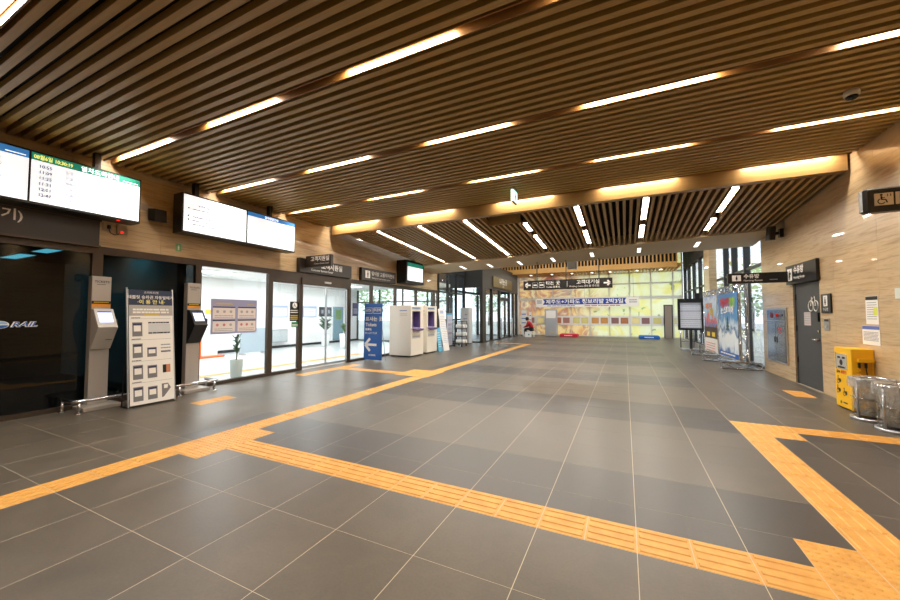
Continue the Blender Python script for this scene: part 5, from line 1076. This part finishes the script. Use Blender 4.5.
for k, (p, q, m) in enumerate(((PT[0], PT[1], PM2), (PT[1], PT[2], PM1))):
    d = (q-p).normalized(); far = q - d*0.10 + Vector((-0.09, 0, 0)); near = p + d*0.10 + Vector((-0.09, 0, 0)); W = (near-far).length; xd = (near-far).normalized(); zt = ztop-0.20; po = plate('poster', m, t, far+Vector((0, 0, zb0)), xd, UP, W, zt-zb0, 0.006); nrm = xd.cross(Vector(UP)); G = lambda u, v: far+Vector((0, 0, zb0))+xd*(u*W)+Vector((0, 0, v*(zt-zb0)))+nrm*0.0065
    if k == 0:
        text('겨울여행', 0.20, G(0.10, 0.80), xd, UP, RED, po, bold=0.05, sx=0.9); text('평창', 0.20, G(0.60, 0.80), xd, UP, M('leafy_print', srgb(150, 200, 60), 0.5), po, bold=0.05); text('눈 스파이어', 0.17, G(0.14, 0.69), xd, UP, PICT, po, bold=0.05)
        plate('poster_footer', BLUE, po, G(0, 0), xd, UP, W, 0.13, 0.001); lines('print', PICT, po, G(0.08, 0.03)+nrm*0.001, xd, UP, W*0.8, 1, 0.05, 0.04)
        tr_ = MB()
        for q_ in range(4): tr_.hexa([G(0.5-0.11+0.02*q_, 0.42+0.05*q_), G(0.5+0.11-0.02*q_, 0.42+0.05*q_), G(0.5, 0.50+0.05*q_), G(0.5, 0.50+0.05*q_)]+[G(0.5-0.11+0.02*q_, 0.42+0.05*q_)+nrm*0.001, G(0.5+0.11-0.02*q_, 0.42+0.05*q_)+nrm*0.001, G(0.5, 0.50+0.05*q_)+nrm*0.001, G(0.5, 0.50+0.05*q_)+nrm*0.001])
        tr_.build('printed_fir', M('fir_print', srgb(36, 84, 92), 0.5), po)
    else:
        plate('poster_footer', PAPER, po, G(0, 0), xd, UP, W, 0.42, 0.001); lines('print', RED, po, G(0.1, 0.14)+nrm*0.001, xd, UP, W*0.75, 4, 0.08, 0.02, seed=6); plate('poster_block', M('block_dark', srgb(58, 40, 40), 0.5), po, G(0, 0.24), xd, UP, W, 0.36, 0.001)
        for u in (0.2, 0.6): plate('poster_badge', M('badge_yellow', srgb(238, 206, 60), 0.5), po, G(u, 0.27)+nrm*0.001, xd, UP, W*0.24, 0.14, 0.001)
        text('여행가자', 0.16, G(0.12, 0.78), xd, UP, M('orange_print', srgb(240, 130, 40), 0.5), po, bold=0.04); text('평창', 0.18, G(0.45, 0.66), xd, UP, GOLD, po, bold=0.05)
# timetable board
YT_ = 17.3; p0, p1 = ony(678.2, 330, YT_), ony(703.7, 298.4, YT_); t = thing('timetable_board', 'black framed white timetable board on a post before the glass wall', 'notice board', ((p0.x+p1.x)/2, YT_, 0)); fx0, fx1, fz0, fz1 = p0.x, p1.x, p0.z, p1.z; fm = 0.085
MB().box(fx0, YT_, fz0, fx0+fm, YT_+0.08, fz1).box(fx1-fm, YT_, fz0, fx1, YT_+0.08, fz1).box(fx0+fm, YT_, fz0, fx1-fm, YT_+0.08, fz0+fm).box(fx0+fm, YT_, fz1-fm*1.8, fx1-fm, YT_+0.08, fz1).box(fx0+fm, YT_+0.05, fz0+fm, fx1-fm, YT_+0.08, fz1-fm*1.8).build('frame', BLACK, t)
box('sheet', M('timetable_board_sheet', srgb(236, 234, 240), 0.5), t, fx0+fm, YT_+0.044, fz0+fm, fx1-fm, YT_+0.05, fz1-fm*1.8)
for k in range(3): box('rule_line', TEXTG, t, fx0+fm, YT_+0.042, fz0+fm+(0.33+0.33*k)*(fz1-fz0-0.25), fx1-fm, YT_+0.044, fz0+fm+(0.33+0.33*k)*(fz1-fz0-0.25)+0.02)
lines('print', TEXTP, t, (fx0+fm+0.03, YT_+0.043, fz1-fm*1.8-0.08), XA, UP, fx1-fx0-2*fm-0.06, 13, 0.078, 0.014, seed=5)
MB().box((fx0+fx1)/2-0.05, YT_+0.085, 0.06, (fx0+fx1)/2+0.05, YT_+0.16, fz0+0.5).build('post', FRAMED, t); bbox('base', ALU, t, fx0+0.1, YT_-0.25, 0, fx1-0.02, YT_+0.5, 0.06, c=0.01); bbox('top_lamp', BLACK, t, (fx0+fx1)/2+0.15, YT_, fz1, (fx0+fx1)/2+0.32, YT_+0.1, fz1+0.22, c=0.01)
def barrier(x0, x1, y, h, lab):
    t = thing('metal_barrier', lab, 'barrier', ((x0+x1)/2, y, 0), 'grey metal barriers'); b = MB(); b.tube([(x0, y, 0.02), (x0, y, h-0.04), (x0+0.04, y, h), (x1-0.04, y, h), (x1, y, h-0.04), (x1, y, 0.02)], 0.024, 8).tube([(x0, y, 0.3), (x1, y, 0.3)], 0.016, 6); b.build('frame', SILVER, t, True)
    for k in range(1, 5): MB().tube([(x0+(x1-x0)*k/5, y, 0.3), (x0+(x1-x0)*k/5, y, h)], 0.010, 6).build('bar', SILVER, t)
    for x in (x0, x1): MB().tube([(x, y-0.2, 0.02), (x, y+0.2, 0.02)], 0.02, 6).build('foot', SILVER, t)
barrier(2.15, 2.62, 18.4, 0.85, 'short grey metal barrier behind the timetable board'); barrier(2.55, 3.0, 16.6, 0.72, 'short grey metal barrier between the timetable board and truss stand')

# ================================================================== FAR END
YBn = 25.72; p0, p1 = ony(536, 308, YBn), ony(638.7, 297.0, YBn); t = thing('banner', 'long white banner with blue band and white lettering before the mural', 'banner', ((p0.x+p1.x)/2, YBn, p0.z)); BX0, BX1, BZ0, BZ1 = p0.x, p1.x, ony(590, 306.8, YBn).z, ony(590, 297.8, YBn).z; BW = BX1-BX0; BH = BZ1-BZ0
box('sheet', PAPER, t, BX0, YBn, BZ0, BX1, YBn+0.012, BZ1); Pic((BX0, YBn, BZ0), XA, UP, 1, 0.002).poly([(BW*0.075, BH*0.28), (BW*0.89, BH*0.28), (BW*0.875, BH*0.61), (BW*0.89, BH*0.95), (BW*0.075, BH*0.95), (BW*0.095, BH*0.61)]).build('blue_band', M('banner_blue', srgb(18, 56, 152), 0.5), t)
text('제주도+가파도 청보리밭 2박3일', BH*0.40, (BX0+BW*0.485, YBn, BZ0+BH*0.42), XA, UP, PICT, t, align='C', bold=0.02, sx=1.12); lines('print', BLUE, t, (BX0+BW*0.12, YBn-0.001, BZ0+BH*0.1), XA, UP, BW*0.3, 1, 0.05, 0.05); lines('print', RED, t, (BX0+BW*0.5, YBn-0.001, BZ0+BH*0.1), XA, UP, BW*0.34, 1, 0.05, 0.05, seed=2); lines('print', TEXTG, t, (BX0+BW*0.915, YBn-0.001, BZ0+BH*0.65), XA, UP, BW*0.07, 2, BH*0.22, 0.06, seed=3); lines('print', TEXTG, t, (BX0+BW*0.01, YBn-0.001, BZ0+BH*0.65), XA, UP, BW*0.055, 2, BH*0.22, 0.09, seed=4)
tr2 = MB(); 
for x in (BX0+0.3, BX1-0.3, (BX0+BX1)/2): tr2.tube([(x, YBn+0.02, BZ1-0.01), (x, YBn+0.02, 4.10)], 0.006, 5)
tr2.build('hanging_wire', FRAMED, t)
p0, p1 = ony(545, 333, 25.1), ony(556.5, 309, 25.1); t = thing('grey_cabinet', 'tall grey cabinet with white upper panel and yellow swoosh before the mural', 'cabinet', ((p0.x+p1.x)/2, 25.2, 0)); bbox('body', M('case_grey', srgb(170, 172, 176), 0.4), t, p0.x, 25.1, 0.0, p1.x, 25.5, p1.z, c=0.03); box('upper_panel', PAPER, t, p0.x+0.08, 25.09, p1.z*0.66, p1.x-0.06, 25.1, p1.z*0.94); Pic((p1.x-0.3, 25.1, 0.16), XA, UP).arc(0.1, 0.22, 0.2, 3.5, 5.4, 0.06).build('swoosh', GOLD, t)
for (a, b_, m, lab) in ((559.5, 577.5, M('plinth_red', srgb(206, 36, 60), 0.5), 'low red plinth on the floor before the mural'), (638.8, 660, M('plinth_blue', srgb(24, 104, 186), 0.5), 'low blue plinth on the floor before the mural')):
    x0, x1 = ony(a, 335, 24.6).x, ony(b_, 335, 24.6).x; t = thing('display_plinth', lab, 'plinth', ((x0+x1)/2, 24.9, 0)); bbox('block', m, t, x0, 24.6, 0.0, x1, 25.4, 0.16, c=0.03); bbox('top', m, t, x0+0.04, 24.64, 0.16, x1-0.04, 25.36, 0.19, c=0.02); lines('print', PICT, t, (x0+0.3, 24.599, 0.06), XA, UP, (x1-x0)-0.6, 1, 0.05, 0.05)
for k, (a, b_, h, y) in enumerate(((521.3, 526.5, 1.75, 24.9), (529.0, 531.5, 1.65, 25.4))):
    x0, x1 = ony(a, 320, y).x, ony(b_, 320, y).x; t = thing('standing_board', 'narrow white standing board %s the person in red' % ('with blue print beside' if k == 0 else 'thin and leaning behind'), 'board', ((x0+x1)/2, y, 0)); box('panel', WHITE, t, x0, y, 0.05, x1, y+0.04, h); box('foot', BLACK, t, x0, y-0.15, 0, x1, y+0.2, 0.05); lines('print', BLUE, t, (x0+0.03, y-0.001, h-0.3), XA, UP, x1-x0-0.06, 3, 0.3, 0.06, seed=k)

# ------------------------------------------------------------------ person in red, sitting bent forward on a low stool, facing the vestibule
def skin(name, verts, edges, radii, mat, parent, root=0, sub=2):
    me = bpy.data.meshes.new(name); o0 = Vector(verts[root]); me.from_pydata([tuple(Vector(v)-o0) for v in verts], edges, []); me.materials.append(mat)
    ob = bpy.data.objects.new(name, me); C.objects.link(ob); put(ob, o0, parent)
    md = ob.modifiers.new('Skin', 'SKIN'); md.use_smooth_shade = True
    if not me.skin_vertices: me.attributes  # layer is made by the modifier
    if len(me.skin_vertices) == 0:
        bpy.context.view_layer.objects.active = ob; bpy.ops.mesh.customdata_skin_add()
    for k, r in enumerate(radii):
        sv = me.skin_vertices[0].data[k]; sv.radius = (r, r) if not isinstance(r, tuple) else r; sv.use_root = (k == root)
    s2 = ob.modifiers.new('Sub', 'SUBSURF'); s2.levels = sub; s2.render_levels = sub; return ob
pp = onz(530.5, 336.6, 0); PX_, PY_ = pp.x, pp.y
t = thing('person', 'person in red jacket sitting bent forward beside the mural wall', 'person', (PX_, PY_, 0))
def W(dx, dy, z): return (PX_+dx, PY_+dy, z)
SKIN = M('skin', srgb(206, 160, 132), 0.6); HAIR = M('hair_black', srgb(22, 18, 18), 0.6); TROU = M('trousers_black', srgb(28, 28, 32), 0.8); JACK = M('jacket_red', srgb(170, 18, 32), 0.7); SHOE = M('shoe_white', srgb(220, 220, 220), 0.6)
# 0 pelvis 1 waist 2 chest 3 neckbase 4 neck 5 head 6 crown; legs; arms (facing -x)
bv = [W(0.10, 0, 0.50), W(0.05, 0, 0.66), W(-0.06, 0, 0.88), W(-0.14, 0, 1.00), W(-0.19, 0, 1.05), W(-0.25, 0, 1.13), W(-0.28, 0, 1.22),
      W(0.08, -0.10, 0.49), W(-0.34, -0.13, 0.50), W(-0.32, -0.13, 0.10), W(-0.36, -0.13, 0.05), W(-0.48, -0.14, 0.035),
      W(0.08, 0.10, 0.49), W(-0.34, 0.13, 0.50), W(-0.32, 0.13, 0.10), W(-0.36, 0.13, 0.05), W(-0.48, 0.14, 0.035),
      W(-0.10, -0.17, 0.94), W(-0.20, -0.24, 0.70), W(-0.40, -0.16, 0.60), W(-0.47, -0.13, 0.58),
      W(-0.10, 0.17, 0.94), W(-0.20, 0.24, 0.70), W(-0.40, 0.16, 0.60), W(-0.47, 0.13, 0.58)]
be = [(0,1),(1,2),(2,3),(3,4),(4,5),(5,6),(0,7),(7,8),(8,9),(9,10),(10,11),(0,12),(12,13),(13,14),(14,15),(15,16),(2,17),(17,18),(18,19),(19,20),(2,21),(21,22),(22,23),(23,24)]
br = [0.12,0.11,0.125,0.07,0.055,0.095,0.075, 0.085,0.062,0.042,0.042,0.03, 0.085,0.062,0.042,0.042,0.03, 0.055,0.042,0.032,0.03, 0.055,0.042,0.032,0.03]
skin('body', bv, be, br, SKIN, t)
skin('jacket', [W(0.09, 0, 0.52), W(0.05, 0, 0.67), W(-0.06, 0, 0.88), W(-0.125, 0, 0.985), W(-0.10, -0.17, 0.94), W(-0.20, -0.24, 0.70), W(-0.385, -0.165, 0.605), W(-0.10, 0.17, 0.94), W(-0.20, 0.24, 0.70), W(-0.385, 0.165, 0.605)], [(0,1),(1,2),(2,3),(2,4),(4,5),(5,6),(2,7),(7,8),(8,9)], [0.165,0.155,0.165,0.10,0.085,0.066,0.052,0.085,0.066,0.052], JACK, t)
skin('trousers', [W(0.10, 0, 0.49), W(0.06, -0.10, 0.49), W(-0.34, -0.13, 0.50), W(-0.32, -0.13, 0.12), W(0.06, 0.10, 0.49), W(-0.34, 0.13, 0.50), W(-0.32, 0.13, 0.12)], [(0,1),(1,2),(2,3),(0,4),(4,5),(5,6)], [0.14,0.105,0.082,0.065,0.105,0.082,0.065], TROU, t)
MB().lathe(PX_-0.222, PY_, [(0.05, 1.05), (0.092, 1.09), (0.112, 1.17), (0.098, 1.25), (0.05, 1.29), (0.0, 1.296)], 16).build('hair', HAIR, t, True)
for s_ in (-1, 1): skin('shoe', [W(-0.31, 0.13*s_, 0.05), W(-0.40, 0.135*s_, 0.047), W(-0.50, 0.14*s_, 0.042)], [(0,1),(1,2)], [0.05,0.047,0.04], SHOE, t)
t = thing('low_stool', 'low white stool under the person in red', 'stool', (PX_+0.08, PY_, 0)); bbox('seat', WHITE, t, PX_-0.10, PY_-0.18, 0.32, PX_+0.26, PY_+0.18, 0.36, c=0.02)
for dx in (-0.06, 0.22):
    for dy in (-0.14, 0.14): MB().tube([(PX_+dx, PY_+dy, 0), (PX_+dx, PY_+dy, 0.32)], 0.018, 8).build('leg', WHITE, t)
t = thing('white_bag', 'white carrier bag with teal print on the floor beside the person in red', 'bag', (PX_-0.05, PY_-0.5, 0)); MB().hexa([(PX_-0.22, PY_-0.58, 0), (PX_+0.16, PY_-0.58, 0), (PX_+0.16, PY_-0.40, 0), (PX_-0.22, PY_-0.40, 0), (PX_-0.24, PY_-0.55, 0.34), (PX_+0.18, PY_-0.55, 0.34), (PX_+0.18, PY_-0.45, 0.34), (PX_-0.24, PY_-0.45, 0.34)]).build('bag_body', WHITE, t); MB().tube([(PX_-0.12, PY_-0.5, 0.34), (PX_-0.10, PY_-0.5, 0.44), (PX_+0.04, PY_-0.5, 0.44), (PX_+0.06, PY_-0.5, 0.34)], 0.01, 6).build('handle', WHITE, t); Pic((PX_, PY_-0.585, 0.1), XA, UP).disc(0.03, 0.06, 0.05).build('print', M('teal_print', srgb(40, 130, 130), 0.5), t)
